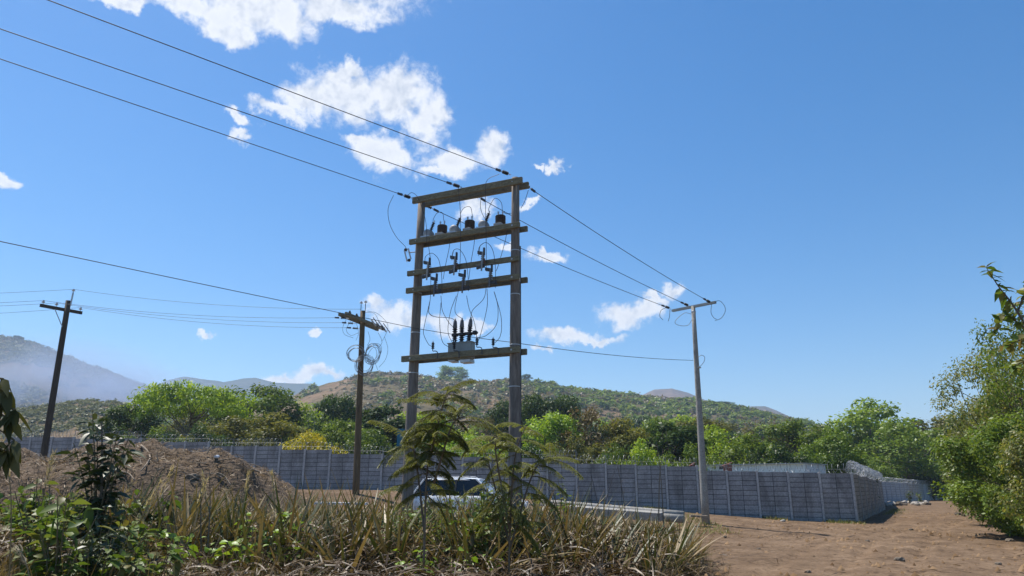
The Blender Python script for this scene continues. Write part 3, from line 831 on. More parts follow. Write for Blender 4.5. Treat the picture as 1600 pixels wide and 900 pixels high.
pm = slope_points(z_main, u_main[0] + 0.05, u_main[-1] - 0.05, 255, 650, 17000, 1, keep_main)
sz = 1.1 + 4.6 * np.random.default_rng(2).random(len(pm)) ** 2.6; h = len(pm) // 2
scrub('hillside_scrub', 'green bushes dotted over the long hill', 'scrub_green', pm[:h], sz[:h], 34, 3)
scrub('hillside_scrub', 'grey brown leafless bushes over the long hill', 'scrub_dry', pm[h:], sz[h:], 28, 4)
pt_ = slope_points(z_main, u_main[0] + 0.05, u_main[-1] - 0.05, 250, 600, 2600, 12, lambda u, y, r: r.random(len(u)) < np.interp(800 + u * FPX, [400, 560, 640, 800, 950, 1100], [0.12, 0.2, 0.3, 0.3, 0.8, 1.0]) * np.clip((fbm(u * y / 45, y / 45, 18, 3) - 0.3) * 3, 0, 1))
sp_ = np.random.default_rng(13).uniform(3.2, 7.5, len(pt_))
scrub('hillside_trees', 'round green trees scattered low on the long hill', 'leaf_mid', pt_, sp_, 70, 14)
pk = slope_points(z_knoll, u_knoll[0] + 0.02, u_knoll[-1] - 0.02, 175, 330, 2600, 6, lambda u, y, r: fbm(u * y / 22, y / 22, 3, 3) > 0.38)
scrub('hillside_scrub', 'mixed bushes on the low brown knoll', 'scrub_green', pk, np.random.default_rng(7).uniform(1.0, 3.0, len(pk)), 34, 8)
pl = slope_points(z_left, u_left[0] + 0.02, u_left[-1] - 0.02, 450, 970, 7000, 9, lambda u, y, r: fbm(u * y / 60, y / 60, 5, 3) > 0.36)
scrub('hillside_scrub', 'dark trees and bushes on the smoking hillside', 'scrub_green', pl, np.random.default_rng(10).uniform(2.5, 7, len(pl)), 26, 11)

# lone trees on the skyline
for (k, v, m, x, top, w, base, Y, lab) in [
    ('round', 0, 'leaf_bright', 706, 570, 46, 598, 600, 'big flat topped tree alone on the hill crest between the frame legs'),
    ('bare', 0, 'leaf_brown', 727, 588, 10, 597, 612, 'tiny leafless tree on the hill crest'),
    ('round', 1, 'leaf_dark', 820, 584, 22, 601, 612, 'dark tree on the hill crest right of the frame'),
    ('bush', 0, 'leaf_mid', 758, 595, 20, 604, 600, 'low bush on the hill crest between the frame legs'),
    ('bush', 1, 'leaf_mid', 855, 600, 22, 608, 600, 'small bush on the hill crest right of the dark tree'),
    ('umbrella', 1, 'leaf_dark', 28, 524, 14, 537, 900, 'lone tree on the smoking skyline'),
    ('round', 0, 'leaf_mid', 590, 580, 24, 594, 605, 'tree on the hill crest above the pole with coiled wire'),
    ('round', 2, 'leaf_dark', 1075, 619, 26, 636, 560, 'dark tree on the far right slope of the long hill'),
    ('umbrella', 0, 'leaf_dark', 1128, 627, 36, 646, 540, 'dark spreading tree low on the right slope of the long hill'),
]:
    u, w0 = ray(x, top); zz = EYE + ray(x, base)[1] * Y
    plant_tree('tree' if k != 'bush' else 'bush', k, v, m, (u * Y, Y, zz - 0.6), EYE + w0 * Y - zz + 0.6, w / FPX * Y, x * 0.1, lab, 'tree' if k != 'bush' else 'bush')

# ------------------------------------------------------------------ precast wall
def wall_top_px(x):
    if x > 1084: return 740 - (1340 - x) * 0.021
    if x > 889: return 729 - (1084 - x) * 0.030
    if x > 528: return 717 - (889 - x) * 0.0235
    if x > 440: return 702.5
    if x > 312: return 697
    if x > 228: return 690.5
    if x > 120: return 685
    return 683


def px_of(p):
    d = np.array((p[0], p[1])); u = d[0] / d[1]
    return u


def razor_coil(mb, a, b, r, pitch, thick, seed, barbs=True):
    """a coil of razor ribbon stretched from a to b"""
    rr = np.random.default_rng(seed); a = np.asarray(a, float); b = np.asarray(b, float); L = np.linalg.norm(b - a); n = max(2, int(L / pitch))
    d = (b - a) / L; s = np.cross(d, (0, 0, 1)); s /= np.linalg.norm(s)
    k = 13; t = np.arange(n * k + 1) / k
    rad = r * (1 + 0.16 * np.interp(t, np.arange(n + 2), rr.normal(size=n + 2)).clip(-1.5, 1.5)); wob = np.interp(t, np.arange(n + 2), rr.normal(size=n + 2)) * pitch * 0.22
    P = a + np.outer(t / n, b - a) + np.outer(wob, d) + np.outer(rad * np.cos(2 * math.pi * t), s) + np.outer(rad * np.sin(2 * math.pi * t) + 0.02, (0, 0, 1))
    mb.tube(P, thick, 3, cap=False)
    if barbs:
        for q in P[::4]:
            e = rr.normal(size=3); e /= np.linalg.norm(e); mb.bar(q - e * 0.035, q + e * 0.035, 0.004, 0.022)


def bay(panels, a, b, zb, zt, nrm, seed, rows=None, cols=2, depth=0.05):
    """the precast panels between two posts, as one mesh with real joints"""
    rr = np.random.default_rng(seed)
    a = np.array((*a, 0.0)); b = np.array((*b, 0.0)); d = b - a; L = np.linalg.norm(d); d /= L
    n = np.array((*nrm, 0.0)); H = zt - zb; rows = rows or max(4, int(round(H / 0.235))); g = 0.012
    cw = L / cols
    for c in range(cols):
        z = zb; hs = H / rows
        for k in range(rows):
            off = rr.uniform(-0.008, 0.008); z0 = zb + k * hs; dz = rr.uniform(-0.004, 0.004) if 0 < k < rows - 1 else 0
            cen = a + d * (cw * (c + 0.5)) + n * off; cen[2] = z0 + hs / 2 + dz
            panels.box(cen, cw - g * 2, depth, hs - g * 1.9, (d, n, (0, 0, 1)))


def build_wall(name, label, pts, bay_len, top, base, mat, postmat, razor_mat, coils, rows=None, cols=2, seed=0, mask=None, coil_r=0.23, pitch=0.22, post_out=0.05):
    """pts: run of the wall in plan, seen from its outer side; top(p), base(p) give heights."""
    org = (*pts[0], float(base(pts[0])))
    t = thing(name, org, label, 'wall')
    run = [np.array(pts[0], float)]
    for a, b in zip(pts[:-1], pts[1:]):
        a = np.array(a, float); b = np.array(b, float); n = max(1, int(round(np.linalg.norm(b - a) / bay_len)))
        run += [a + (b - a) * k / n for k in range(1, n + 1)]
    core = MB(); razor = MB()
    for i, p in enumerate(run):
        q = run[i + 1] if i + 1 < len(run) else None
        d = (q - p) if q is not None else (p - run[i - 1]); d = d / np.linalg.norm(d)
        nrm = np.array((-d[1], d[0]))
        if nrm @ np.array((0 - p[0], 0 - p[1])) < 0: nrm = -nrm
        tp = max(top((p + q) / 2) if q is not None else top(p), top((run[i - 1] + p) / 2) if i else 0)
        z0 = float(base(p)) - 0.25
        m = MB(); c = np.array((*(p + nrm * post_out * 0.4), (z0 + tp + 0.012) / 2)); m.box(c, 0.115, 0.13, tp + 0.012 - z0, (np.array((*d, 0)), np.array((*nrm, 0)), (0, 0, 1)))
        m.build('post', M[postmat], t, bevel=0.012)
        if q is None: break
        tm = top((p + q) / 2); zb = min(float(base(p)), float(base(q))) - 0.2
        nrow = rows or max(6, int(round((tm - zb) / 0.232)))
        zb = tm - nrow * 0.232 if rows is None else zb
        e = d * 0.06
        pm_ = MB(); bay(pm_, p + e, q - e, zb, tm, nrm, seed + i, nrow, cols); pm_.build('panel', M[mat], t)
        cc = np.array((*((p + q) / 2 - nrm * 0.012), (zb + tm) / 2)); core.box(cc, np.linalg.norm(q - p) - 0.118, 0.03, tm - zb - 0.02, (np.array((*d, 0)), np.array((*nrm, 0)), (0, 0, 1)))
        if razor_mat:
            for (dz, rad) in coils:
                razor_coil(razor, (*p, tm + dz), (*q, tm + dz), rad, pitch, 0.0085, seed + i * 7 + int(dz * 100))
            # strand of plain wire that the coils are tied to, on short uprights
            razor.tube([(*p, tm + 0.18), (*q, tm + 0.18)], 0.005, 3, False); razor.tube([(*p, tm + 0.0), (*p, tm + 0.42)], 0.012, 4)
    core.build('joint_mortar', M['joint'], t)
    if razor_mat: razor.build('razor_wire', M[razor_mat], t)
    return t


def front_top(p):
    u = p[0] / p[1]
    best = None
    x = 800 + u * FPX
    for _ in range(4):
        y = wall_top_px(x); v = (450 - y) / FPX; x = 800 + u * FPX * (math.cos(PITCH) - v * math.sin(PITCH))
    return EYE + ray(x, wall_top_px(x))[1] * p[1]


build_wall('precast_wall', 'long dark grey precast panel wall stepping down to the right behind the poles', WALL, 1.55, front_top, lambda p: ground_z(p[0], p[1]), 'panel', 'post', 'wire_grey', [(0.2, 0.2)], seed=100)
SIDE = [np.array((16.47, 35.62)), np.array((28.5, 56.9))]


def side_top(p):
    t = (p[1] - 35.5) / (56.9 - 35.5)
    return 2.29 - 0.05 * math.floor(t * 4.99)


build_wall('precast_wall', 'shaded brownish block wall turning the corner away from the long panel wall', SIDE, 3.5, side_top, lambda p: ground_z(p[0], p[1]), 'panel_block', 'post', 'razor', [(0.2, 0.22), (0.42, 0.17)], rows=12, cols=4, seed=300, pitch=0.26, post_out=0.0)
FAR = [np.array((41.2, 82.5)), np.array((72.5, 121.0))]


def far_top(p):
    t = (p[1] - 82.5) / 38.5
    return 2.22 - 0.075 * math.floor(t * 6.99)


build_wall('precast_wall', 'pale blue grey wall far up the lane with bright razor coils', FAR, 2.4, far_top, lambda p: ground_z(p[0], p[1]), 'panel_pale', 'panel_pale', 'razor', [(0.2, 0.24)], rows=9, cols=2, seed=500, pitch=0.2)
mid = [np.array((28.6, 57.1)), np.array((41.1, 82.3))]
build_wall('precast_wall', 'hidden middle run of grey wall linking the shaded block wall and the pale far wall', mid, 3.0, lambda p: 2.1, lambda p: ground_z(p[0], p[1]), 'panel_block', 'post', None, [], rows=9, seed=700, post_out=0)

# white building behind the wall, its parapet showing through the razor wire
a = at(1086, 728, 52); b = at(1258, 735, 47); zt = a[2]
t = thing('low_building', (a[0], a[1], float(ground_z(a[0], a[1]))), 'low white plastered building whose parapet shows over the wall by the concrete pole', 'building')
d = b - a; d[2] = 0; L = np.linalg.norm(d); d /= L; n_ = np.array((d[1], -d[0], 0))
m = MB(); c = (a + b) / 2 - n_ * 2.0; zb = 0.2; c[2] = (zb + zt) / 2; m.box(c, L, 4.0, zt - zb, (d, n_, (0, 0, 1))); m.build('wall', M['white_wall'], t)
m = MB(); c = (a + b) / 2 - n_ * 1.95; c[2] = zt + 0.03; m.box(c, L + 0.16, 4.2, 0.06, (d, n_, (0, 0, 1))); m.build('roof_slab', M['post'], t)
for px, w in ((1093, 0.28), (1147, 0.5)):
    m = MB(); p = at(px, 733, 49.3); p = p + n_ * 1.0; m.box((p[0], p[1], zt - 0.22), w, 0.3, 0.42, (d, n_, (0, 0, 1))); m.bar((p[0] - w * .7, p[1], zt - 0.1), (p[0] + w * .6, p[1], zt + 0.12), 0.3, 0.05); m.build('rusty_hood', M['red_roof'], t, bevel=0.01)
m = MB(); p = at(1131, 733, 49.0); m.box((p[0], p[1] , zt - 0.2), 0.5, 0.3, 0.2, (d, n_, (0, 0, 1))); m.build('vent', M['trim'], t)

# blue board on a post behind the wall
p = at(628, 690, 44.5); z0 = float(ground_z(p[0], p[1])) if True else 0
t = thing('blue_board', (p[0], p[1], 1.2), 'tall blue sheet board standing behind the wall beside the left frame leg', 'board')
m = MB(); m.box((p[0], p[1], p[2]), 0.62, 0.05, 1.55); m.build('panel', M['blue_board'], t)
m = MB(); m.tube([(p[0] - .2, p[1] + .06, 1.0), (p[0] - .2, p[1] + .06, p[2] + .7)], 0.04); m.build('support_post', M['dark_metal'], t)
m = MB(); m.tube([(p[0] + .2, p[1] + .06, 1.0), (p[0] + .2, p[1] + .06, p[2] + .7)], 0.04); m.build('support_post', M['dark_metal'], t)


# ------------------------------------------------------------------ wires
def wire(name, label, pts, r, mat='wire', cat='cable', group=None, smooth=True, n=10, sides=5):
    P = spline(pts, n) if smooth else np.asarray(pts, float)
    m = MB(); m.tube(P, r, sides); return tag(m.build(name, M[mat]), label, cat, group)


def sag_line(a, b, sag, n=28):
    a = np.asarray(a, float); b = np.asarray(b, float); t = np.linspace(0, 1, n)
    P = a + np.outer(t, b - a); P[:, 2] -= sag * 4 * t * (1 - t); return P


# ------------------------------------------------------------------ the wooden H frame
RP = np.array((0.09, 20.1)); LP = np.array((-2.99, 21.5))
FD = (RP - LP) / np.linalg.norm(RP - LP); FD3 = np.array((*FD, 0.0)); FN3 = np.array((FD[1], -FD[0], 0.0))     # along the beams; towards the camera
if FN3[1] > 0: FN3 = -FN3


def fp(px, py, off=0.0):
    """point on the vertical plane of the frame, moved off metres towards the camera"""
    u, w = ray(px, py); p0 = np.array((*LP, 0.0)) + FN3 * off
    s = (u * p0[1] - p0[0]) / (FD[0] - u * FD[1]); q = p0 + FD3 * s
    q[2] = EYE + w * q[1]; return q


ftop = thing('pole_frame', (*((RP + LP) / 2), float(ground_z(*((RP + LP) / 2)))), 'tall frame of two round wooden poles joined by five levels of timber crossarms', 'utility frame')
rad = {}
for nm, P0, top, pxs in (('L', LP, (658, 318), 0), ('R', RP, (806, 280), 0)):
    zt = fp(*top)[2] + 0.04; zg = float(ground_z(*P0)) - 0.4
    dx = 0.035 if nm == 'L' else -0.0
    lo = np.array((P0[0] - dx - (0.03 if nm == 'L' else 0.04), P0[1], zg)); hi = np.array((P0[0] + dx + 0.02, P0[1], zt))
    m = MB(); P = [lo + (hi - lo) * t for t in np.linspace(0, 1, 9)]; m.tube(P, np.linspace(0.185, 0.118, 9), 18)
    o = m.build('pole', M['pole_wood'], ftop, smooth=False); o.data.polygons.foreach_set('use_smooth', [len(f.vertices) == 4 for f in o.data.polygons])
    for z in ((3.2, 5.0, 6.25, 7.5) if nm == 'L' else (4.4, 5.6, 7.1, 8.45)):
        t_ = (z - lo[2]) / (hi[2] - lo[2]); c = lo + (hi - lo) * t_; rr_ = 0.185 + (0.118 - 0.185) * t_ + 0.004; m = MB()
        m.lathe(c, (0, 0, 1), [(rr_, 0), (rr_ + .003, 0.003), (rr_ + .003, 0.022), (rr_, 0.025)], 16); m.build('steel_band', M['steel'], o)
    rad[nm] = (lo, hi)


def pole_r(nm, z):
    lo, hi = rad[nm]; t = (z - lo[2]) / (hi[2] - lo[2]); return 0.185 + (0.118 - 0.185) * t


# level: left end px, right end px (front beam), right end px (back beam), beam height
LEVELS = [((645, 316.5), (816, 278.5), (826, 281), 0.21, True), ((640, 379.5), (812, 350), (824, 350.5), 0.17, True),
          ((637, 428.5), (811, 403), None, 0.16, False), ((635, 453.5), (811, 433.5), (824, 430.5), 0.17, True), ((628, 559.5), (812, 547.5), (823, 546.5), 0.18, True)]
BEAMZ = []
for (le, re, be, hh, dbl) in LEVELS:
    A = fp(*le, 0.2); B = fp(*re, 0.2); z = (fp(648, np.interp(648, [le[0], re[0]], [le[1], re[1]]), 0.2)[2] + fp(803, np.interp(803, [le[0], re[0]], [le[1], re[1]]), 0.2)[2]) / 2
    BEAMZ.append(z); A[2] = B[2] = z
    m = MB(); m.bar(A, B, 0.095, hh); m.build('crossarm', M['beam'], ftop, bevel=0.008)
    if dbl:
        A2 = A - FN3 * 0.40; B2 = fp(*be, -0.2); A2[2] = B2[2] = z - 0.003; A2 = A2 + FD3 * 0.05
        m = MB(); m.bar(A2, B2, 0.095, hh - 0.006); m.build('crossarm', M['beam'], ftop, bevel=0.008)
    for nm in 'LR':
        m = MB(); lo, hi = rad[nm]; t_ = (z - lo[2]) / (hi[2] - lo[2]); c = lo + (hi - lo) * t_
        m.tube([c - FN3 * 0.29, c + FN3 * 0.275], 0.011, 6); m.lathe(c + FN3 * 0.247, FN3, [(0.03, 0), (0.03, 0.006), (0.018, 0.007), (0.018, 0.022)], 6); m.build('through_bolt', M['steel'], ftop)
lo, hi = rad['R']
m = MB(); q0 = lo + (hi - lo) * 0.06; q1 = lo + (hi - lo) * 0.80
o_ = np.array((0.155, 0.03, 0)); m.tube([q0 + o_ + (0.03, 0, 0), q1 + o_ + np.array((-0.015, 0, 0))], 0.03, 10); m.build('conduit', M['insul'], ftop, smooth=True)
m = MB(); m.tube([q0 + o_ + (0.028, -0.05, 0), q1 + o_ + np.array((-0.012, -0.045, 0))], 0.006, 5); m.build('ground_wire', M['wire_grey'], ftop)
for o in ftop.children:
    pass

UPZ = np.array((0, 0, 1.0))


def ribbed(mb, base, axis, L, r0, r1, n, seg=14):
    """shed insulator: discs along a core"""
    prof = [(r0 * 0.9, 0)]
    for k in range(n):
        a = L * (k + 0.12) / n; e = L / n
        prof += [(r0, a), (r1, a + e * 0.30), (r1, a + e * 0.42), (r0, a + e * 0.66)]
    prof += [(r0 * 0.9, L)]
    return mb.lathe(base, axis, prof, seg)


# --- instrument transformers on the second level
z2 = BEAMZ[1] + 0.086
for i, (px, py) in enumerate(((670, 364), (711, 357.5), (756, 348.5))):
    b = fp(px, py, 0.0); b[2] = z2
    t = thing('voltage_transformer', b, ('light grey cast voltage transformer with a slanted bushing, leftmost of three on the second crossarm', 'light grey cast voltage transformer with a slanted bushing between two dark ribbed drums', 'light grey cast voltage transformer with a slanted bushing, rightmost of its three')[i], 'transformer', 'grey voltage transformers on the second crossarm')
    m = MB(); m.box(b + UPZ * 0.02, 0.30, 0.5, 0.04, (FD3, FN3, UPZ)); m.build('base_plate', M['steel'], t)
    m = MB(); m.lathe(b + UPZ * 0.16 - FN3 * 0.16, FN3, [(0.08, 0), (0.135, 0.03), (0.145, 0.10), (0.145, 0.22), (0.135, 0.29), (0.08, 0.32)], 16); m.box(b + UPZ * 0.10, 0.24, 0.26, 0.125, (FD3, FN3, UPZ)); m.build('body', M['cast_grey'], t, smooth=True)
    ax = unit(FD3 * 0.42 + UPZ); m = MB(); ribbed(m, b + UPZ * 0.26 + FD3 * 0.06, ax, 0.30, 0.028, 0.062, 6); m.build('bushing', M['insul'], t)
    m = MB(); m.tube([b + UPZ * 0.26 + FD3 * 0.06 + ax * 0.29, b + UPZ * 0.26 + FD3 * 0.06 + ax * 0.37], 0.016, 8); m.build('terminal', M['steel'], t)
for i, (px, py) in enumerate(((691, 360), (734, 353), (782, 344.5))):
    b = fp(px, py, 0.0); b[2] = z2
    t = thing('current_transformer', b, ('dark brown ribbed drum transformer with two terminals, leftmost of three on the second crossarm', 'dark brown ribbed drum transformer with two terminals at the middle of the second crossarm', 'dark brown ribbed drum transformer with two terminals beside the right pole')[i], 'transformer', 'ribbed drum transformers on the second crossarm')
    m = MB(); m.box(b + UPZ * 0.04, 0.26, 0.46, 0.08, (FD3, FN3, UPZ)); m.build('base_plate', M['cast_grey'], t, bevel=0.01)
    m = MB(); prof = [(0.12, 0)]
    for k in range(6): e = 0.29 / 6; prof += [(0.15, k * e + 0.006), (0.162, k * e + 0.02), (0.162, k * e + 0.032), (0.138, k * e + 0.042)]
    prof += [(0.15, 0.295), (0.12, 0.31)]
    m.lathe(b + UPZ * 0.08, UPZ, prof, 20); m.build('drum', M['insul_brown'], t)
    for s in (-1, 1):
        m = MB(); q = b + UPZ * 0.39 + FD3 * 0.075 * s; m.tube([q, q + UPZ * 0.10], 0.02, 8); m.box(q + UPZ * 0.11, 0.055, 0.018, 0.07, (FD3, FN3, UPZ)); m.build('terminal', M['steel'], t)


# --- fuse cutouts on the third and fourth levels
def cutout(px, py, label, down):
    c = fp(px, py, 0.36)
    t = thing('fuse_cutout', c, label, 'fuse cutout', 'fuse cutouts on the wooden frame')
    m = MB(); m.bar(c - FN3 * 0.11 - UPZ * 0.02, c + FN3 * 0.02 - UPZ * 0.02, 0.04, 0.012); m.box(c - FN3 * 0.1, 0.05, 0.012, 0.16, (FD3, FN3, UPZ)); m.build('bracket', M['copper'] if not down else M['steel'], t)
    ax = unit(UPZ + FD3 * 0.10)
    b = c + FN3 * 0.02 - ax * 0.19
    m = MB(); ribbed(m, b, ax, 0.38, 0.034, 0.062, 6, 10); m.build('insulator', M['insul_grey'], t)
    m = MB(); q = b + ax * 0.37
    m.box(q + FD3 * -0.07 + UPZ * 0.03, 0.22, 0.09, 0.10, (unit(FD3 - UPZ * 0.3), FN3, UPZ)); m.box(q + FD3 * 0.03 + UPZ * 0.07, 0.05, 0.06, 0.24, (FD3, FN3, UPZ)); m.build('upper_contact', M['dark_metal'], t, bevel=0.006)
    m = MB(); q = b + ax * 0.0
    m.box(q + FD3 * (0.10 if down else -0.04) - UPZ * 0.02, 0.25, 0.09, 0.09, (unit(FD3 + UPZ * 0.12), FN3, UPZ)); m.box(q + FD3 * (0.2 if down else -0.15) - UPZ * 0.02, 0.05, 0.06, 0.14, (FD3, FN3, UPZ)); m.build('lower_hinge', M['dark_metal'], t, bevel=0.006)
    m = MB(); f0 = b + FN3 * 0.08 - UPZ * 0.04 + FD3 * 0.04; f1 = b + ax * 0.40 + FN3 * 0.08 + FD3 * 0.02; m.tube([f0 - ax * 0.14, f1], 0.024, 8); m.build('fuse_tube', M['insul_grey'] if down else M['cast_grey'], t)
    return t


cutout(669.5, 421, 'fuse cutout against the left pole on the third crossarm', False)
cutout(711.5, 413, 'fuse cutout at the middle of the third crossarm', False)
cutout(754.5, 406, 'fuse cutout nearest the right pole on the third crossarm', False)
cutout(680.5, 446, 'fuse cutout nearest the left pole on the fourth crossarm', True)
cutout(724.5, 440.5, 'fuse cutout at the middle of the fourth crossarm', True)
cutout(766.5, 432, 'fuse cutout nearest the right pole on the fourth crossarm', True)

# --- recloser tank on the lowest level
z5 = BEAMZ[4] + 0.09
b = fp(721, 548, 0.0); b[2] = BEAMZ[4] - 0.16
t = thing('recloser', b, 'light grey recloser tank with three tall dark bushings on the lowest crossarm', 'recloser')
m = MB(); m.box(b + UPZ * 0.28, 0.80, 0.26, 0.50, (FD3, FN3, UPZ)); m.build('tank', M['tank_grey'], t, bevel=0.03)
m = MB(); m.box(b + UPZ * 0.535, 0.84, 0.29, 0.03, (FD3, FN3, UPZ)); m.build('lid', M['tank_grey'], t, bevel=0.008)
m = MB(); m.box(b + FD3 * 0.2 + FN3 * 0.0 - UPZ * 0.03, 0.34, 0.30, 0.10, (FD3, FN3, UPZ)); m.box(b - FD3 * 0.25 - UPZ * 0.0, 0.22, 0.28, 0.05, (FD3, FN3, UPZ)); m.build('control_box', M['steel'], t, bevel=0.01)
for i, s in enumerate((-0.235, 0.0, 0.235)):
    q = b + UPZ * 0.545 + FD3 * s; ax = unit(UPZ + FD3 * (0.09 if s > 0 else 0.0))
    m = MB(); ribbed(m, q, ax, 0.46, 0.05, 0.082, 7, 14); m.lathe(q + ax * 0.20, ax, [(0.06, 0), (0.10, 0.02), (0.10, 0.09), (0.06, 0.11)], 14)
    bo = m.build('bushing', M['insul'], t)
    m = MB(); m.lathe(q + ax * 0.46, ax, [(0.062, 0), (0.07, 0.02), (0.052, 0.22), (0.026, 0.25), (0.02, 0.30)], 12); m.build('bushing_cover', M['insul_grey'], bo, smooth=True)
m = MB(); q = b + UPZ * 0.81; m.tube([q - FD3 * 0.2, q + FD3 * 0.12, q + FD3 * 0.45 - UPZ * 0.02 + FN3 * 0.05], [0.04, 0.05, 0.03], 8); m.lathe(q + FD3 * 0.40 + FN3 * 0.05, unit(FD3 - UPZ * 0.1), [(0.05, 0), (0.07, 0.04), (0.07, 0.1), (0.03, 0.16)], 10); m.build('current_sensor', M['insul'], t)
for i, (px, py, lab) in enumerate(((676, 556, 'small black surge arrester on a bent bracket nearest the left pole'), (709.5, 550, 'small black surge arrester in front of the grey recloser tank'), (745, 549, 'small black surge arrester on a bent bracket just right of the recloser'), (770.5, 546, 'small black surge arrester on the lowest crossarm nearest the right pole'))):
    b = fp(px, py, 0.3); b[2] = z5 + 0.04 + (0.05 if i in (0, 2) else 0)
    t = thing('surge_arrester', b, lab, 'surge arrester', 'surge arresters on the lowest crossarm')
    m = MB(); ribbed(m, b + UPZ * 0.03, UPZ, 0.2, 0.03, 0.052, 4, 10); m.build('insulator', M['insul'], t)
    m = MB(); m.tube([b + UPZ * 0.22, b + UPZ * 0.28], 0.014, 6); m.build('terminal', M['steel'], t)
    m = MB(); m.tube(spline([b + UPZ * 0.03, b - UPZ * 0.03, b + FD3 * 0.1 - UPZ * 0.04, b + FD3 * 0.16 - UPZ * 0.09, b + FD3 * 0.17 - UPZ * 0.26], 4), 0.014, 6); m.build('bracket', M['dark_metal'], t)

# --- line conductors and their strain insulators
def strain(a, d, label, n=2, group='strain insulators at the frame top'):
    """insulator string starting at a and running along d; returns its far end"""
    a = np.asarray(a, float); d = unit(np.asarray(d, float)); t = thing('strain_insulator', a, label, 'insulator', group)
    m = MB(); m.tube([a, a + d * 0.14], 0.014, 6); m.tube([a + d * 0.37, a + d * 0.50], 0.012, 6); m.build('hardware', M['steel'], t)
    m = MB(); ribbed(m, a + d * 0.13, d, 0.24, 0.024, 0.058, 4, 10); m.build('sheds', M['insul'], t)
    m = MB(); m.bar(a + d * 0.46, a + d * 0.66, 0.05, 0.07); m.tube([a + d * 0.5 - UPZ * 0.04, a + d * 0.5 + UPZ * 0.05], 0.02, 6); m.build('dead_end_clamp', M['dark_metal'], t, bevel=0.012)
    return a + d * 0.62


conds = [((645, 310), (0, 92), 12.4, 'lowest of the three line wires crossing the upper left sky', (660, 318), (1048, 482), 30.7),
         ((722, 293), (0, 45), 11.5, 'middle of the three line wires crossing the upper left sky', (735, 300), (1077, 478), 30.0),
         ((798, 273), (75, 0), 10.7, 'highest of the three line wires crossing the upper left sky', (815, 284), (1111, 473), 29.3)]
FRAME_ENDS = []
for i, (p0, q0, Yq, lab, r0, r1, Yr_) in enumerate(conds):
    which = ('left', 'middle', 'right')[i]
    a = fp(*p0, 0.26); far = at(*q0, Yq); d = far - a
    e = strain(a, d, f'dark strain insulator on the near side of the top crossarm, {which} phase')
    end = a + d * 2.3
    P = sag_line(e, end, 0.0, 40)
    wire('line_wire', lab, P, 0.0105, smooth=False, group='line wires on the near side of the frame')
    # right hand span, from the far side of the beam to the concrete pole
    a2 = fp(*r0, -0.27); b2 = at(*r1, Yr_)
    e2 = strain(a2, b2 - a2 - UPZ * 0.9, f'dark strain insulator on the far side of the top crossarm, {which} phase')
    e3 = strain(b2, e2 - b2 - UPZ * 0.5, f'dark strain insulator on the concrete pole crossarm, {which} phase', group='strain insulators on the concrete pole')
    wire('line_wire', f'line wire from the frame to the concrete pole, {which} phase', sag_line(e2, e3, 0.10), 0.0115, smooth=False, group='line wires between the frame and the concrete pole')
    FRAME_ENDS.append((e, e2))

# neutral wire
nl = at(0, 373, 12.4); a = fp(650, 513, 0.1); dN = nl - a; nl2 = a + dN * 2.0
b = fp(801, 535, -0.1); c = at(1083, 563, 29.9)
wire('neutral_wire', 'single lower wire crossing the left sky to the left pole of the frame', sag_line(a, nl2, 0.05, 40), 0.009, smooth=False, group='neutral wire spans')
wire('neutral_wire', 'single lower wire crossing behind the recloser between the frame poles', sag_line(a, b, 0.02), 0.009, smooth=False, group='neutral wire spans')
wire('neutral_wire', 'single lower wire from the frame to half way up the concrete pole', sag_line(b, c, 0.1), 0.010, smooth=False, group='neutral wire spans')

# --- jumpers
J = [([(615, 305), (606.5, 325.6), (609, 350), (620, 371), (633, 385), (636, 394)], 0.1), ([(716, 293), (719, 325.6), (720, 363), (719, 405), (718, 425)], .3),
     ([(780, 272), (761, 282), (758.5, 307), (759.5, 363), (760, 407), (760, 424)], .3), ([(764, 331), (764, 325), (773, 310), (783, 316), (785, 330)], 0),
     ([(720, 341), (720, 333), (725.5, 324.6), (735, 323.7), (738, 337), (738, 341)], 0), ([(677, 350), (677, 343), (683, 333), (691.5, 333), (694, 350)], 0),
     ([(637, 305), (644, 301), (653, 308.6), (661, 329), (666, 352), (667, 380)], .3), ([(751, 313), (751, 325.6), (756, 339), (762, 345)], -0.2),
     ([(825.6, 297), (820, 314), (814, 325.6)], -0.3), ([(786, 330), (791, 334), (799, 333)], -0.1), ([(664, 410), (665, 401), (674.5, 395.5), (684, 403), (688, 416), (690, 430), (691, 460)], .42),
     ([(706, 407), (708.5, 391.7), (718, 390), (727.5, 405), (731, 430), (732, 455)], .42), ([(748, 400), (749, 386), (760, 379), (770, 391), (774, 418), (774, 450)], .42),
     ([(671, 372), (670, 386), (673, 411), (673, 450), (672, 469), (670, 487), (678, 494.5), (704, 497), (713, 503)], .34), ([(702, 372), (702, 386), (696, 415), (692.5, 436)], .1),
     ([(741, 366), (741, 380), (736, 409), (732.5, 436)], .1), ([(792.5, 361), (788, 382), (777.4, 418), (774, 424)], .1), ([(689, 462), (691, 484), (700, 502), (710, 513)], .36),
     ([(672, 469), (663, 509), (662, 522), (669, 537), (674, 541)], .34), ([(689, 473), (687, 504), (691, 533), (702, 543)], .3), ([(717, 451), (711, 480), (713, 491), (722, 498), (723, 503)], .3),
     ([(713, 462), (704, 487), (700, 518), (708, 538)], .34), ([(729, 462), (733, 482), (740, 500), (744, 518), (745, 537)], .34), ([(760, 447), (755.5, 467), (738, 485.5), (735.6, 503)], .3),
     ([(772, 455.5), (778, 480), (775.6, 507), (760, 524), (745, 528)], .36), ([(761, 451), (761, 480), (751, 522), (746, 536)], .32), ([(773, 458), (783, 495.5), (782, 524), (771, 538)], .34)]
for pts, off in J:
    wire('jumper_wire', 'thin black jumper wire looping between the equipment of the wooden frame', [fp(x, y, off) for x, y in pts], 0.0085, n=7, group='jumper wires on the wooden frame')
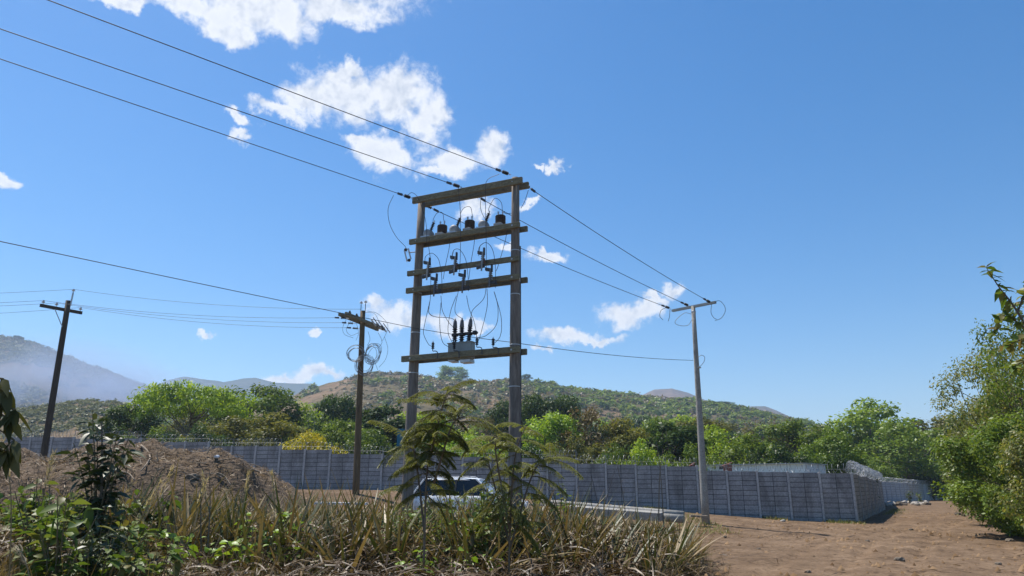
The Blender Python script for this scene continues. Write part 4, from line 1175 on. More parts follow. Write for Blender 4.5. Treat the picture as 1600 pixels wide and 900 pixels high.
# bright bare ends on the tops of three loops
for pts in ([(706, 404), (708.3, 392.5)], [(748.5, 396), (750, 385), (754, 381)], [(670.5, 480), (670, 488), (676, 493.5), (686, 496)]):
    wire('bare_lead', 'short bright bare lead at the bend of a jumper wire', [fp(x, y, 0.44) for x, y in pts], 0.011, 'wire_grey', group='bright bare leads')

# line stirrup with its two arms hanging at the left pole
c = fp(636.5, 398, 0.05)
t = thing('hot_line_clamp', c, 'small pale rectangular clamp ring hanging left of the left pole', 'clamp')
ax = unit(UPZ + FD3 * -0.28); sd = unit(np.cross(ax, FN3)); m = MB()
q = [c + ax * .20 - sd * .07, c + ax * .18 + sd * .08, c - ax * .19 + sd * .09, c - ax * .21 - sd * .06]
m.tube([q[0], q[1], q[2], q[3]], 0.026, 6, closed=True); m.build('ring', M['porcelain'], t)
for q_ in (c + ax * .15 - sd * .02, c - ax * .25 + sd * .02):
    m = MB(); m.lathe(q_, ax, [(.03, 0), (.05, .02), (.05, .07), (.02, .09)], 8); m.build('contact', M['insul_brown'], t)
m = MB(); m.tube([c + ax * 0.05 + sd * .06, fp(652, 393.5, 0.02)], 0.016, 6); m.build('bracket', M['dark_metal'], t)


# ------------------------------------------------------------------ other poles
def pole_obj(base, top, r0, r1, mat, parent):
    m = MB(); P = [base + (top - base) * t for t in np.linspace(0, 1, 8)]; m.tube(P, np.linspace(r0, r1, 8), 16)
    o = m.build('pole', M[mat], parent); o.data.polygons.foreach_set('use_smooth', [len(f.vertices) == 4 for f in o.data.polygons]); return o


def pin_insulator(q, parent, h=0.16, ax=UPZ):
    m = MB(); m.lathe(q, ax, [(0.015, 0), (0.015, h * .4), (0.075, h * .42), (0.085, h * .55), (0.04, h * .6), (0.05, h * .75), (0.03, h), (0.0, h * 1.03)], 10)
    return m.build('pin_insulator', M['porcelain'], parent)


# leaning dark pole at the far left
Yl = 33.5
lb = at(70, 700, Yl); lt = at(107, 470, Yl); lb = lb + (lb - lt) * 0.2
t = thing('utility_pole', (lb[0], lb[1], lb[2]), 'dark wooden utility pole with one crossarm behind the earth heap', 'utility pole')
pole_obj(lb, lt, 0.155, 0.12, 'pole_dark', t)
la = at(66, 478, Yl - 0.8); lc = at(131, 490.5, Yl + 0.75); la[2] = lc[2] = (la[2] + lc[2]) / 2
m = MB(); m.bar(la - (0, .16, 0), lc - (0, .16, 0), 0.10, 0.15); arm = m.build('crossarm', M['pole_dark'], t, bevel=0.008)
dd = unit(lc - la); LI = []
for s in (0.06, 0.37, 0.95):
    q = la + (lc - la) * s + np.array((0, -.16, 0.075)); pin_insulator(q, t, 0.2); LI.append(q + UPZ * 0.18)
m = MB(); m.bar(lt - UPZ * 0.25 + (0.13, 0, 0), lt + UPZ * 0.42 + (0.16, 0, 0), 0.05, 0.06); m.build('top_bracket', M['steel'], t); pin_insulator(lt + UPZ * 0.42 + (0.16, 0, 0), t, 0.18); LI.append(lt + UPZ * 0.58 + (0.16, 0, 0))
for s in (0.36, 0.68):
    q = la + (lc - la) * s - (0, .2, 0.06); m = MB(); m.bar(q, lt - UPZ * 1.35 - (0, .1, 0), 0.008, 0.04); m.build('brace', M['steel'], t)

# middle pole with coils
Ym = 33.0
mb_ = at(556, 778, Ym); mt = at(567, 486, Ym); mb_[2] -= 0.4
t = thing('utility_pole', (mb_[0], mb_[1], float(ground_z(mb_[0], mb_[1]))), 'brown wooden utility pole hung with coils of spare cable', 'utility pole')
pole_obj(mb_, mt, 0.165, 0.12, 'pole_brown', t)
ctr = at(566.5, 503, Ym); dirm = unit(np.array((0.62, 1.75, 0)))
for off in (-0.17, 0.17):
    sdv = np.array((dirm[1], -dirm[0], 0)) * off
    m = MB(); m.bar(ctr - dirm * 1.75 + sdv, ctr + dirm * 1.75 + sdv, 0.10, 0.16); m.build('crossarm', M['beam'], t, bevel=0.008)
MI = []
for k, (dx, hh) in enumerate(((-0.10, 0.42), (0.11, 0.46))):
    m = MB(); q = mt + np.array((dx, 0, -0.1)); m.tube([q, q + UPZ * hh], 0.018, 6); m.build('pin', M['dark_metal'], t); pin_insulator(q + UPZ * hh, t, 0.16)
for s in (-1.15, -0.55):
    q = ctr + dirm * s + UPZ * 0.08; pin_insulator(q, t, 0.2).data.materials[0] = M['insul']
for s, dz in ((0.5, 0.05), (1.0, 0.0), (1.5, -.02)):
    q = ctr + dirm * s + np.array((0.28, -0.1, dz)); f = thing('fuse_cutout', q, ('fuse cutout on the coil pole nearest the pole', 'fuse cutout at the middle of the coil pole crossarm', 'fuse cutout at the outer end of the coil pole crossarm')[int(s * 2) - 1], 'fuse cutout', 'fuse cutouts on the coil pole')
    ax = unit(np.array((0.55, 0, -0.75))); m = MB(); ribbed(m, q - ax * 0.2, ax, 0.42, 0.03, 0.055, 6, 10); m.build('insulator', M['porcelain'], f)
    m = MB(); m.tube([q + ax * -0.24 + (0.12, -.05, 0.05), q + ax * 0.36 + (0.12, -.05, 0.05)], 0.022, 6); m.build('fuse_tube', M['dark_metal'], f)
    m = MB(); m.bar(q - (0.3, 0, 0), q + (0.02, 0, 0), 0.05, 0.04); m.build('bracket', M['dark_metal'], f)
for i, (px, py, rx, ry, tilt, lab) in enumerate(((557, 553, 0.40, 0.36, 0.25, 'coil of pale spare cable hung left of the brown pole'), (581, 552, 0.30, 0.44, -0.2, 'coil of spare cable hung right of the brown pole'), (570, 571, 0.36, 0.42, 0.1, 'lowest coil of spare cable hung on the brown pole'))):
    c = at(px, py, Ym - 0.22); m = MB(); rr_ = np.random.default_rng(40 + i)
    for k in range(7):
        a_ = np.linspace(0, 2 * math.pi, 33)[:-1]; e = 1 + rr_.uniform(-0.3, 0.16); ph = rr_.uniform(-0.5, 0.5) + tilt
        X_ = rx * e * np.cos(a_); Z_ = ry * e * np.sin(a_); P = np.stack([X_ * math.cos(ph) - Z_ * math.sin(ph), rr_.uniform(-.05, .05) + 0.03 * np.sin(a_ * 2 + k), X_ * math.sin(ph) + Z_ * math.cos(ph)], 1) + c + rr_.uniform(-.08, .08, 3)
        m.tube(P * 1.0, 0.010, 5, closed=True)
    o = m.build('cable_coil', M['wire_grey']); tag(o, lab, 'cable coil', 'cable coils on the brown pole')
for pts in ([(545, 492), (536, 510), (538, 522), (552, 528)], [(571, 488), (585, 490), (592, 505), (586, 517)], [(573, 486), (590, 490), (606, 508), (600, 528), (596, 533)], [(601, 527), (606, 545), (602, 562), (592, 574)], [(548, 502), (541, 515), (548, 524), (560, 520)], [(591, 520), (597, 534), (590, 545)], [(582, 557), (588, 572), (590, 578)], [(575, 518), (578, 530), (574, 540)], [(555, 497), (560, 520), (556, 532)]):
    wire('jumper_wire', 'thin jumper wire curling round the head of the brown coil pole', [at(x, y, Ym - 0.3) for x, y in pts], 0.008, 'wire', n=6, group='jumper wires on the coil pole')

# distribution wires between the leaning pole and the coil pole, and off to the left
ME = [at(545, 497.5, Ym - 1.3), at(556, 505.5, Ym - 0.3), at(563, 513.5, Ym + 0.1), at(565, 483, Ym)]
for k, (p, e) in enumerate(zip(LI, ME)):
    lab = ('first', 'second', 'third', 'topmost')[k]
    if k < 3:
        d = p - e; ee = strain(e, d, f'strain insulator left of the coil pole, {("top", "middle", "lowest")[k]} of three', group='strain insulators on the coil pole')
    else: ee = e
    wire('line_wire', f'thin wire from the dark leaning pole to the coil pole, {lab} of four', sag_line(ee, p, 0.28), 0.008, 'wire', smooth=False, group='thin wires between the left poles')
    q = p + np.array((-28, -3.0 + k * 0.2, -0.3 - (0.6 if k == 2 else 0)))
    wire('line_wire', f'thin wire leaving the frame from the dark pole, {lab} of four', sag_line(p, q, 0.55), 0.008, 'wire', smooth=False, group='thin wires left of the dark pole')

# concrete pole on the right
Yc = 30.0
cb = at(1102.5, 812, Yc); ctp = at(1083, 478.5, Yc)
cb[2] = float(ground_z(cb[0], cb[1])) - 0.3
t = thing('concrete_pole', (cb[0], cb[1], cb[2] + .3), 'pale tapered concrete pole with a steel channel crossarm in front of the wall', 'utility pole')
pole_obj(cb, ctp, 0.165, 0.085, 'concrete_pole', t)
ca = at(1050, 483.3, 30.75); cc_ = at(1118.5, 472.8, 29.2); ca[2] = cc_[2] = ctp[2] + 0.02
m = MB(); m.bar(ca, cc_, 0.10, 0.02); v_ = unit(cc_ - ca); w_ = np.array((v_[1], -v_[0], 0))
for s in (-1, 1): m.bar(ca + w_ * .045 * s - UPZ * .05, cc_ + w_ * .045 * s - UPZ * .05, 0.012, 0.09)
m.build('crossarm', M['tank_grey'], t)
m = MB(); m.lathe(ctp - UPZ * .28, UPZ, [(0.1, 0), (0.105, 0.01), (0.105, 0.05), (0.1, 0.06)], 14); m.build('steel_band', M['steel'], t); m = MB(); m.lathe(at(1091, 575, Yc) , UPZ, [(0.12, 0), (0.123, 0.01), (0.123, 0.03), (0.12, 0.04)], 14); m.build('steel_band', M['steel'], t)
for i, (pts, lab) in enumerate((([(1047, 483), (1046, 495), (1044, 502)], 'short loose tail at the left end of the concrete pole crossarm'), ([(1036, 500), (1031, 494), (1033, 485), (1040, 481)], 'curled loose wire left of the concrete pole crossarm'),
     ([(1081, 491), (1070, 489), (1058, 498), (1055, 505), (1064, 509), (1075, 508), (1081, 500)], 'bright loop of wire just left of the concrete pole head'), ([(1112, 473), (1124, 470), (1132, 478), (1133, 487), (1127, 497), (1117, 501)], 'large loop of wire hanging off the right end of the concrete pole crossarm'),
     ([(1112, 475), (1111, 488), (1115, 496), (1120, 499)], 'inner half of the wire loop right of the concrete pole'), ([(1090, 559), (1096, 555), (1101, 558), (1100, 565), (1094, 572), (1087, 572)], 'small bright loop of wire half way up the concrete pole'))):
    wire('wire_loop', lab, [at(x, y, Yc - 0.25) for x, y in pts], 0.0115, 'wire_grey' if i in (2, 5) else 'wire', n=8, cat='wire loop')


# ------------------------------------------------------------------ vehicles
def build_car(name, loc, yaw, label, cat, paint, pickup=False):
    cx, sx = math.cos(yaw), math.sin(yaw); AX = (np.array((cx, sx, 0)), np.array((-sx, cx, 0)), UPZ); o0 = np.array(loc, float)
    W = lambda p: o0 + AX[0] * p[0] + AX[1] * p[1] + UPZ * p[2]
    t = thing(name, loc, label, cat)
    def loft(sections, nm, mat, parent, smooth=True):
        m = MB(); n = len(sections[0]); V = [W(p) for s in sections for p in s]
        F = [(i * n + k, i * n + (k + 1) % n, (i + 1) * n + (k + 1) % n, (i + 1) * n + k) for i in range(len(sections) - 1) for k in range(n)]
        F += [tuple(range(n - 1, -1, -1)), tuple((len(sections) - 1) * n + k for k in range(n))]
        m.add(V, F); o = m.build(nm, M[mat], parent, smooth=smooth)
        if smooth:
            b = o.modifiers.new('bevel', 'BEVEL'); b.width = 0.02; b.segments = 2; b.limit_method = 'ANGLE'; b.angle_limit = R(40)
        return o
    def sec(x, w, zb, zt, crown=0.03):
        half = [(w * 0.93, zb), (w, zb + 0.16), (w * 1.0, zb + (zt - zb) * 0.55), (w * 0.97, zt - 0.10), (w * 0.9, zt), (w * 0.45, zt + crown)]
        return [(x, y, z) for y, z in half] + [(x, -y, z) for y, z in half[::-1]]
    S = [(-2.22, .66, .46, .80), (-2.15, .78, .34, .97), (-1.9, .86, .28, 1.02), (-1.2, .89, .26, 1.03), (0, .90, .26, 1.02), (0.9, .90, .26, 1.01), (1.25, .88, .26, 1.0), (1.7, .86, .28, .93), (2.05, .80, .32, .84), (2.2, .70, .40, .70), (2.24, .6, .46, .62)]
    loft([sec(*q) for q in S], 'body', paint, t)
    zr = 1.66; x0, x1, a0, a1 = (-2.06, 1.16, -1.62, 0.42) if not pickup else (-0.5, 1.16, -0.35, 0.42)
    # greenhouse of tinted glass, painted roof and pillars over it
    def frame(k, z): return
    rows = []
    for f in np.linspace(0, 1, 4):
        rows.append((x0 + (a0 - x0) * f, x1 + (a1 - x1) * f, 0.80 - 0.17 * f, 1.0 + (zr - 1.03) * f))
    V = []; 
    for (xa, xb, w, z) in rows: V += [W((xa, w, z)), W((xb, w, z)), W((xb, -w, z)), W((xa, -w, z))]
    m = MB(); m.add(V, [(i * 4 + k, i * 4 + (k + 1) % 4, (i + 1) * 4 + (k + 1) % 4, (i + 1) * 4 + k) for i in range(3) for k in range(4)] + [(12, 13, 14, 15)]); m.build('window', M['glass'], t)
    rs = []
    for f in np.linspace(0, 1, 9):
        x = a0 - 0.1 + (a1 + 0.14 - a0 + 0.04) * f; w = 0.655 - 0.05 * abs(2 * f - 1) ** 3; z = zr - 0.05 - 0.05 * (2 * f - 1) ** 4
        rs.append([(x, w, z - .035), (x, w + .01, z), (x, w * .85, z + .05), (x, w * .4, z + .075), (x, -w * .4, z + .075), (x, -w * .85, z + .05), (x, -w - .01, z), (x, -w, z - .035)])
    loft(rs, 'roof', paint, t)
    for s in (-1, 1):
        for nm, (p, q) in {'front_pillar': ((x1, .80 * s, 1.0), (a1, .64 * s, zr - .04)), 'rear_pillar': ((x0, .80 * s, 1.0), (a0, .64 * s, zr - .04))}.items():
            m = MB(); m.bar(W(p), W(q), 0.09, 0.06); m.build(nm, M[paint], t, bevel=0.015)
        for x in ((-1.2, -0.35) if not pickup else ()):
            m = MB(); m.bar(W((x - .02, .805 * s, 1.0)), W((x, .648 * s, zr - .05)), 0.07, 0.02); m.build('door_pillar', M['trim'], t)
        m = MB(); m.box(W((0.78, 0.97 * s, 1.10)), 0.12, 0.20, 0.14, AX); m.build('mirror', M[paint], t, bevel=0.03)
        m = MB(); m.tube([W((-1.6, .56 * s, zr + .02)), W((-1.5, .56 * s, zr + .06)), W((0.1, .56 * s, zr + .06)), W((.2, .56 * s, zr + .02))], 0.018, 6)
        if not pickup: m.build('roof_rail', M['steel'], t)
        for x in (-0.45, 0.45):
            m = MB(); m.box(W((x, .905 * s, 0.88)), 0.17, 0.03, 0.03, AX); m.build('door_handle', M[paint], t, bevel=0.006)
        m = MB(); m.box(W((2.08, .60 * s, .74)), 0.22, 0.30, 0.14, AX); m.build('headlight', M['clear_lens'], t, bevel=0.04)
        m = MB(); m.box(W((-2.10, .72 * s, .90)), 0.16, 0.17, 0.22, AX); m.build('tail_light', M['red_lens'], t, bevel=0.03)
        for x in (-1.36, 1.36):
            c = W((x, 0.80 * s, 0.34)); ax = AX[1] * s
            m = MB(); m.lathe(c - ax * 0.10, ax, [(0.2, 0), (0.32, 0.0), (0.34, 0.03), (0.34, 0.17), (0.32, 0.2), (0.22, 0.2), (0.2, 0.12)], 24); wh = m.build('wheel', M['rubber'], t, smooth=False)
            m = MB(); m.lathe(c + ax * 0.03, ax, [(0.215, 0), (0.215, 0.06), (0.17, 0.05), (0.06, 0.075), (0.03, 0.08)], 20); m.build('rim', M['rim'], wh)
            m = MB(); m.tube([W((x + .40 * math.cos(a_), .895 * s, .34 + .40 * math.sin(a_))) for a_ in np.linspace(0, math.pi, 12)], 0.025, 6); m.build('wheel_arch', M['trim'], t)
    m = MB(); m.box(W((2.2, 0, .44)), 0.12, 1.4, 0.14, AX); m.box(W((2.18, 0, .66)), 0.08, 0.7, 0.09, AX); m.build('grille', M['trim'], t, bevel=0.02)
    m = MB(); m.box(W((-2.2, 0, .42)), 0.14, 1.5, 0.16, AX); m.build('bumper', M['trim'] if not pickup else M['steel'], t, bevel=0.03)
    return t


build_car('parked_car', (*at(733, 780, 28.4)[:2], 0.34), R(-10), 'white parked hatchback SUV half hidden behind the grass and the feathery sapling', 'car', 'white_paint')
q = at(1489, 772, 128); build_car('pickup_truck', (q[0], q[1], float(ground_z(q[0], q[1]))), R(-115), 'dark pickup truck in the shade at the far end of the lane', 'truck', 'dark_paint', True)

# concrete poles and planks lying by the wall
def gz(x, y): return float(ground_z(x, y))


for i, (p0, p1, Y0, Y1, r0, r1, lab) in enumerate((((838, 783), (1069, 805), 30.2, 28.2, 0.10, 0.15, 'pale concrete pole lying on the ground, the one nearest the wall'), ((905, 797), (1069, 811), 28.8, 27.4, 0.10, 0.15, 'pale concrete pole lying on the ground, the one nearest the grass'))):
    a = at(*p0, Y0); b = at(*p1, Y1); m = MB(); m.tube([a + (b - a) * t for t in np.linspace(0, 1, 6)], np.linspace(r0, r1, 6), 16)
    o = m.build('lying_pole', M['concrete_pole']); o.data.polygons.foreach_set('use_smooth', [len(f.vertices) == 4 for f in o.data.polygons]); tag(o, lab, 'concrete pole', 'concrete poles lying by the wall')
a = at(900, 796, 28.6); b = at(1030, 806, 27.6); d = unit(b - a); sd = unit(np.cross(d, UPZ)); m = MB(); m.bar((a + b) / 2 - d * 1.9 - UPZ * .02, (a + b) / 2 + d * 1.7 - UPZ * .02, 1.5, 0.30); tag(m.build('concrete_slab', M['concrete_pole'], bevel=0.02), 'pale concrete slab lying flat between the two fallen poles', 'slab')
a = at(845, 787, 29); m = MB(); m.bar(a - (0.9, 0, 0.02), a + (0.9, -0.2, -0.06), 0.25, 0.07); tag(m.build('plank', M['plank'], bevel=0.006), 'reddish pale plank left of the fallen concrete poles', 'plank')
a = at(535, 786, 27.5); m = MB(); m.bar(a - (1.1, 0, 0), a + (0.9, 0.1, -0.03), 0.4, 0.08); tag(m.build('plank', M['white_wall'], bevel=0.006), 'white board lying at the foot of the coil pole', 'board')
a = at(1092, 806, 29.2); m = MB(); m.bar(a - (0.35, 0, 0), a + (0.33, 0, -0.03), 0.3, 0.08); tag(m.build('plank', M['debris_wood'], bevel=0.006), 'short brown plank leaning against the foot of the concrete pole', 'plank')


def rock(name, loc, s, mat, seed, label, cat, group=None):
    r = np.random.default_rng(seed); d = rand_dirs(60, r)
    import bmesh
    bm = bmesh.new(); bmesh.ops.create_icosphere(bm, subdivisions=2, radius=1)
    for v in bm.verts:
        c = np.array(v.co); k = 1 + 0.25 * math.sin(c[0] * 3 + seed) * math.cos(c[1] * 4 + seed) + 0.12 * r.normal()
        v.co = Vector((c[0] * s * k * 1.3, c[1] * s * k, c[2] * s * k * 0.7))
    me = bpy.data.meshes.new(name); bm.to_mesh(me); bm.free(); me.materials.append(M[mat])
    return tag(link_mesh(name, me, None, loc), label, cat, group)


r = np.random.default_rng(314)
for i in range(34):
    p = at(r.uniform(1388, 1450), 786, r.uniform(70, 88)); x, y = p[0] + r.normal() * .4, p[1]
    rock('rubble_stone', (x, y, gz(x, y) + 0.05), r.uniform(0.12, 0.38), 'stone' if i % 3 else 'bark', i, 'lump of rubble in the low heap at the foot of the far wall', 'stone', 'rubble at the foot of the far wall')
for i, (px, Y, s) in enumerate(((1222, 33.3, 0.09), (1497, 46, 0.15), (1505, 44, 0.1), (1395, 17.9, 0.09), (1350, 24, .06), (1420, 30, .07), (1180, 21, .05), (1570, 24, .1), (1253, 15.5, .05), (1546, 17, .06), (1130, 26, .05))):
    u = ray(px, 800)[0]; x, y = u * Y, Y
    rock('stone', (x, y, gz(x, y) + s * 0.3), s, 'stone' if i == 0 else 'bark', 50 + i, ('pale flat stone at the foot of the long wall' if i == 0 else 'small dark clod lying on the dirt road'), 'stone', None if i == 0 else 'clods on the dirt road')

# ------------------------------------------------------------------ the heap of earth and chopped cane
def build_mound():
    xs = np.arange(-27, -5.4, 0.11); ys = np.arange(18, 31.2, 0.14); X, Y = np.meshgrid(xs, ys)
    Z = ground_z(X, Y) + mound_z(X, Y) - 0.06 + 0.42 * (fbm(X * 2.6, Y * 2.6, 55, 5) - 0.47) * np.clip(mound_z(X, Y) * 2, 0, 1)
    n = len(xs); m = len(ys); I = np.arange(n * m).reshape(m, n); F = np.stack([I[:-1, :-1], I[:-1, 1:], I[1:, 1:], I[1:, :-1]], -1).reshape(-1, 4)
    V = np.stack([X, Y, Z], -1).reshape(-1, 3); org = np.array((-15.0, 24.0, 0.4))
    mat = mottled('heaped brown earth', (0.07, 0.045, 0.026), (0.16, 0.108, 0.062), 1.6, 0.98, 1.0, fine=11, bscale=7, bdist=0.12)
    o = link_mesh('debris_heap', raw_mesh('debris_heap', V - org, F, mat, True), None, org)
    tag(o, 'long brown heap of earth and chopped plant waste left of the frame', 'heap')
    r = np.random.default_rng(61); k = 44000
    x = r.uniform(-25, -6, k); y = r.uniform(18.6, 27.5, k); h = mound_z(x, y); keep = (h > 0.12) & (r.random(k) < np.clip(fbm(x * 1.2, y * 1.2, 4, 3) * 1.8 - 0.15, 0.1, 1)); x = x[keep]; y = y[keep]
    z = ground_z(x, y) + mound_z(x, y); n_ = len(x)
    A = rand_dirs(n_, r); A[:, 2] = np.abs(A[:, 2]) * 0.45 - 0.08; Nn = unit(np.array((0, -0.3, 1.0)) + r.normal(size=(n_, 3)) * 0.35)
    V1, F1 = leaf_quads(np.stack([x, y, z - 0.02], 1), A, Nn, r.uniform(0.06, 0.30, n_) * r.uniform(.4, 1.2, n_), r.uniform(0.01, 0.03, n_), 0.05)
    s = link_mesh('chopped_straw', raw_mesh('chopped_straw', V1 - org, F1, M['chaff']), None, org); tag(s, 'chopped cane straw and chips strewn over the brown heap', 'straw', kind='stuff')


build_mound()


def mz(x, y): return float(ground_z(x, y) + mound_z(x, y))


def on_mound(px, py):
    """first point of the heap met by the line of sight"""
    u, w = ray(px, py)
    for Y in np.arange(18.0, 30.0, 0.05):
        if EYE + w * Y <= mz(u * Y, Y): return np.array((u * Y, Y, mz(u * Y, Y)))
    return np.array((u * 24, 24, mz(u * 24, 24)))


for pts, rad_, lab in (([(222, 698), (231, 706), (236, 717), (230, 730), (222, 738)], 0.035, 'curved pale root lying on the heap'), ([(84, 665 + 34), (105, 694), (118, 704)], 0.03, 'pale stick poking up from the heap behind the dark sapling'), ([(395, 735), (410, 741), (422, 745)], 0.035, 'short stick at the right end of the heap'), ([(170, 735), (200, 742), (212, 752)], 0.03, 'grey stick lying low on the heap'), ([(340, 742), (352, 748), (362, 760)], 0.03, 'dark stick in the middle of the heap')):
    P = [on_mound(*p) + np.array((0, -0.08, 0.03)) for p in pts]; P = spline(P, 5); m = MB(); m.tube(P, np.linspace(rad_, rad_ * .5, len(P)), 7); tag(m.build('dead_branch', M['debris_wood'], smooth=True), lab, 'branch')
r = np.random.default_rng(17)
for i in range(46):
    p = on_mound(r.uniform(20, 440), r.uniform(700, 765)); d = rand_dirs(1, r)[0]; d[2] = abs(d[2]) * 0.5; L = r.uniform(0.3, 0.9); m = MB()
    m.tube(spline([p - d * L * .4 + UPZ * .03, p + rand_dirs(1, r)[0] * 0.05 + UPZ * .06, p + d * L * .6 + UPZ * .05], 3), np.linspace(.02, .008, 7), 5)
    tag(m.build('dead_branch', M['debris_wood'] if i % 2 else M['bark']), 'broken stick among the chopped waste of the brown heap', 'branch', 'broken sticks on the heap')
for i, (px, py, s) in enumerate(((189, 722, .17), (300, 748, .16), (338, 716, .07))):
    p = on_mound(px, py); rock('clod', p, s, 'bark' if i < 2 else 'white_wall', 80 + i, ('dark clod high on the heap beside the curved root', 'dark clod low in the middle of the heap', 'small white scrap on top of the heap')[i], 'clod' if i < 2 else 'scrap')

# ------------------------------------------------------------------ plants in front
def strap_template(seed, n=20, L=1.12, W=0.05, up=0.84):
    r = np.random.default_rng(seed); az = r.uniform(0, 6.283, n) ; el = r.uniform(0.55, 1.5, n) * up
    A = np.stack([np.cos(az) * np.cos(el), np.sin(az) * np.cos(el), np.sin(el)], 1); P = A * 0.06 * np.array((1, 1, 0)) + rand_dirs(n, r) * 0.03
    return straps(P, A, L * r.uniform(0.6, 1.15, n), W * r.uniform(0.7, 1.3, n), r.uniform(0.1, 0.65, n) * (1.75 - el), 6, 0.9, r.uniform(-.5, .5, n))


def dead_template(seed, n=18, L=0.95, W=0.045):
    r = np.random.default_rng(seed); az = r.uniform(0, 6.283, n); el = r.uniform(0.15, 1.0, n)
    A = np.stack([np.cos(az) * np.cos(el), np.sin(az) * np.cos(el), np.sin(el)], 1); P = A * 0.05 * np.array((1, 1, 0)) + rand_dirs(n, r) * 0.04
    return straps(P, A, L * r.uniform(0.5, 1.2, n), W * r.uniform(0.6, 1.2, n), r.uniform(1.2, 2.6, n), 6, 0.7, r.uniform(-.8, .8, n))


ST = [(raw_mesh('living_leaves', *strap_template(200 + s, 24 + 4 * (s % 4)), M['strap']), raw_mesh('dead_leaves', *dead_template(300 + s, 24 + 3 * s), M['strap_dead'])) for s in range(6)]


def strap_plant(i, x, y, s, rot, label, group):
    t = thing('strap_leaf_plant', (x, y, gz(x, y) - 0.02), label, 'plant', group); t.scale = (s, s, s); t.rotation_euler = (0, 0, rot)
    for nm, me in zip(('living_leaves', 'dead_leaves'), ST[i % 6]):
        o = bpy.data.objects.new(nm, me); COL.objects.link(o); o.parent = t


r = np.random.default_rng(1234); cnt = 0
def right_edge(Y): return np.interp(Y, [11, 13, 15, 17, 20, 23], [2.4, 3.1, 3.9, 4.3, 4.9, 5.2])
spots = []
while len(spots) < 270:
    Y = 12.2 + 10.0 * r.random() ** 1.3; u = r.uniform(-0.55, 0.30); X = u * Y
    if X > right_edge(Y) - 0.3: continue
    if X < -4.5 and r.random() < 0.55: continue
    if -4.2 < X < -0.9 and 20 < Y: continue
    if any((X - a) ** 2 + (Y - b) ** 2 < 0.24 for a, b in spots): continue
    spots.append((X, Y))
for i, (X, Y) in enumerate(spots):
    strap_plant(i, X, Y, r.uniform(0.85, 1.35) * (1.12 if Y < 16 else 1.0) * (0.78 if X > 1.4 else 1.0), r.uniform(0, 6.28), 'spiky strap leaved plant, olive above and dead brown below, in the foreground thicket', 'strap leaved plants of the foreground thicket')
for (px, Y, s, lab) in ((437, 15.5, 1.35, 'tall dark green strap leaved plant in front of the right end of the heap'), (510, 16.5, 1.4, 'tall upright strap leaved plant left of the brown pole foot'), (905, 14.2, 1.2, 'strap leaved plant with broad upright leaves in front of the fallen poles'), (1048, 15.4, 1.0, 'last dry strap leaved plant at the edge of the dirt road')):
    X = ray(px, 800)[0] * Y; strap_plant(px, X, Y, s, px * 0.7, lab, None)

# dry grass, dead leaf litter: uncountable
def thicket(n, y0, y1, umin, umax, seed):
    r = np.random.default_rng(seed); Y = y0 + (y1 - y0) * r.random(n) ** 1.2; X = r.uniform(umin, umax, n) * Y; k = X < right_edge(Y) + 0.25 * r.normal(size=n)
    k &= ~((mound_z(X, Y) > 0.5)); X = X[k]; Y = Y[k]; return np.stack([X, Y, ground_z(X, Y)], 1), r


P, r = thicket(10000, 9.5, 22, -0.80, 0.30, 21); n_ = len(P)
A = r.normal(size=(n_, 3)) * 0.32 + np.array((0.05, 0, 1.0))
cl = 0.55 + 0.75 * fbm(P[:, 0] * 0.7, P[:, 1] * 0.7, 12, 3)
V1, F1 = straps(P, A, r.uniform(0.35, 0.95, n_) * cl, r.uniform(0.006, 0.015, n_), r.uniform(0.1, 1.3, n_), 4, 0.8, r.uniform(-1, 1, n_))
tag(link_mesh('dry_grass', raw_mesh('dry_grass', V1, F1, M['straw'])), 'dry straw coloured grass standing through the foreground thicket', 'grass', kind='stuff')
P, r = thicket(5200, 8.0, 14.5, -0.80, -0.28, 27); n_ = len(P)
A = r.normal(size=(n_, 3)) * 0.4 + np.array((0.25, 0, 1.0))
V1, F1 = straps(P, A, r.uniform(0.5, 1.15, n_), r.uniform(0.006, 0.014, n_), r.uniform(0.3, 1.7, n_), 5, 0.8, r.uniform(-1, 1, n_))
tag(link_mesh('dry_grass', raw_mesh('dry_grass', V1, F1, M['straw'])), 'long bent dry grass among the broad leaved weeds at the lower left', 'grass', kind='stuff')
P, r = thicket(30000, 9.5, 21, -0.80, 0.31, 22); n_ = len(P)
A = rand_dirs(n_, r); A[:, 2] = r.uniform(-0.1, 0.6, n_); P[:, 2] += r.uniform(0.0, 0.62, n_) * np.clip((right_edge(P[:, 1]) - P[:, 0]) * 1.2, 0.08, 1)
V1, F1 = straps(P, A, r.uniform(0.2, 0.75, n_), r.uniform(0.012, 0.04, n_), r.uniform(0.6, 2.2, n_), 4, 0.7, r.uniform(-1, 1, n_))
tag(link_mesh('dead_leaf_litter', raw_mesh('dead_leaf_litter', V1, F1, M['strap_dead'])), 'tangled dead brown leaves under the strap leaved plants', 'leaf litter', kind='stuff')
P, r = thicket(2600, 14, 27, 0.18, 0.34, 23)
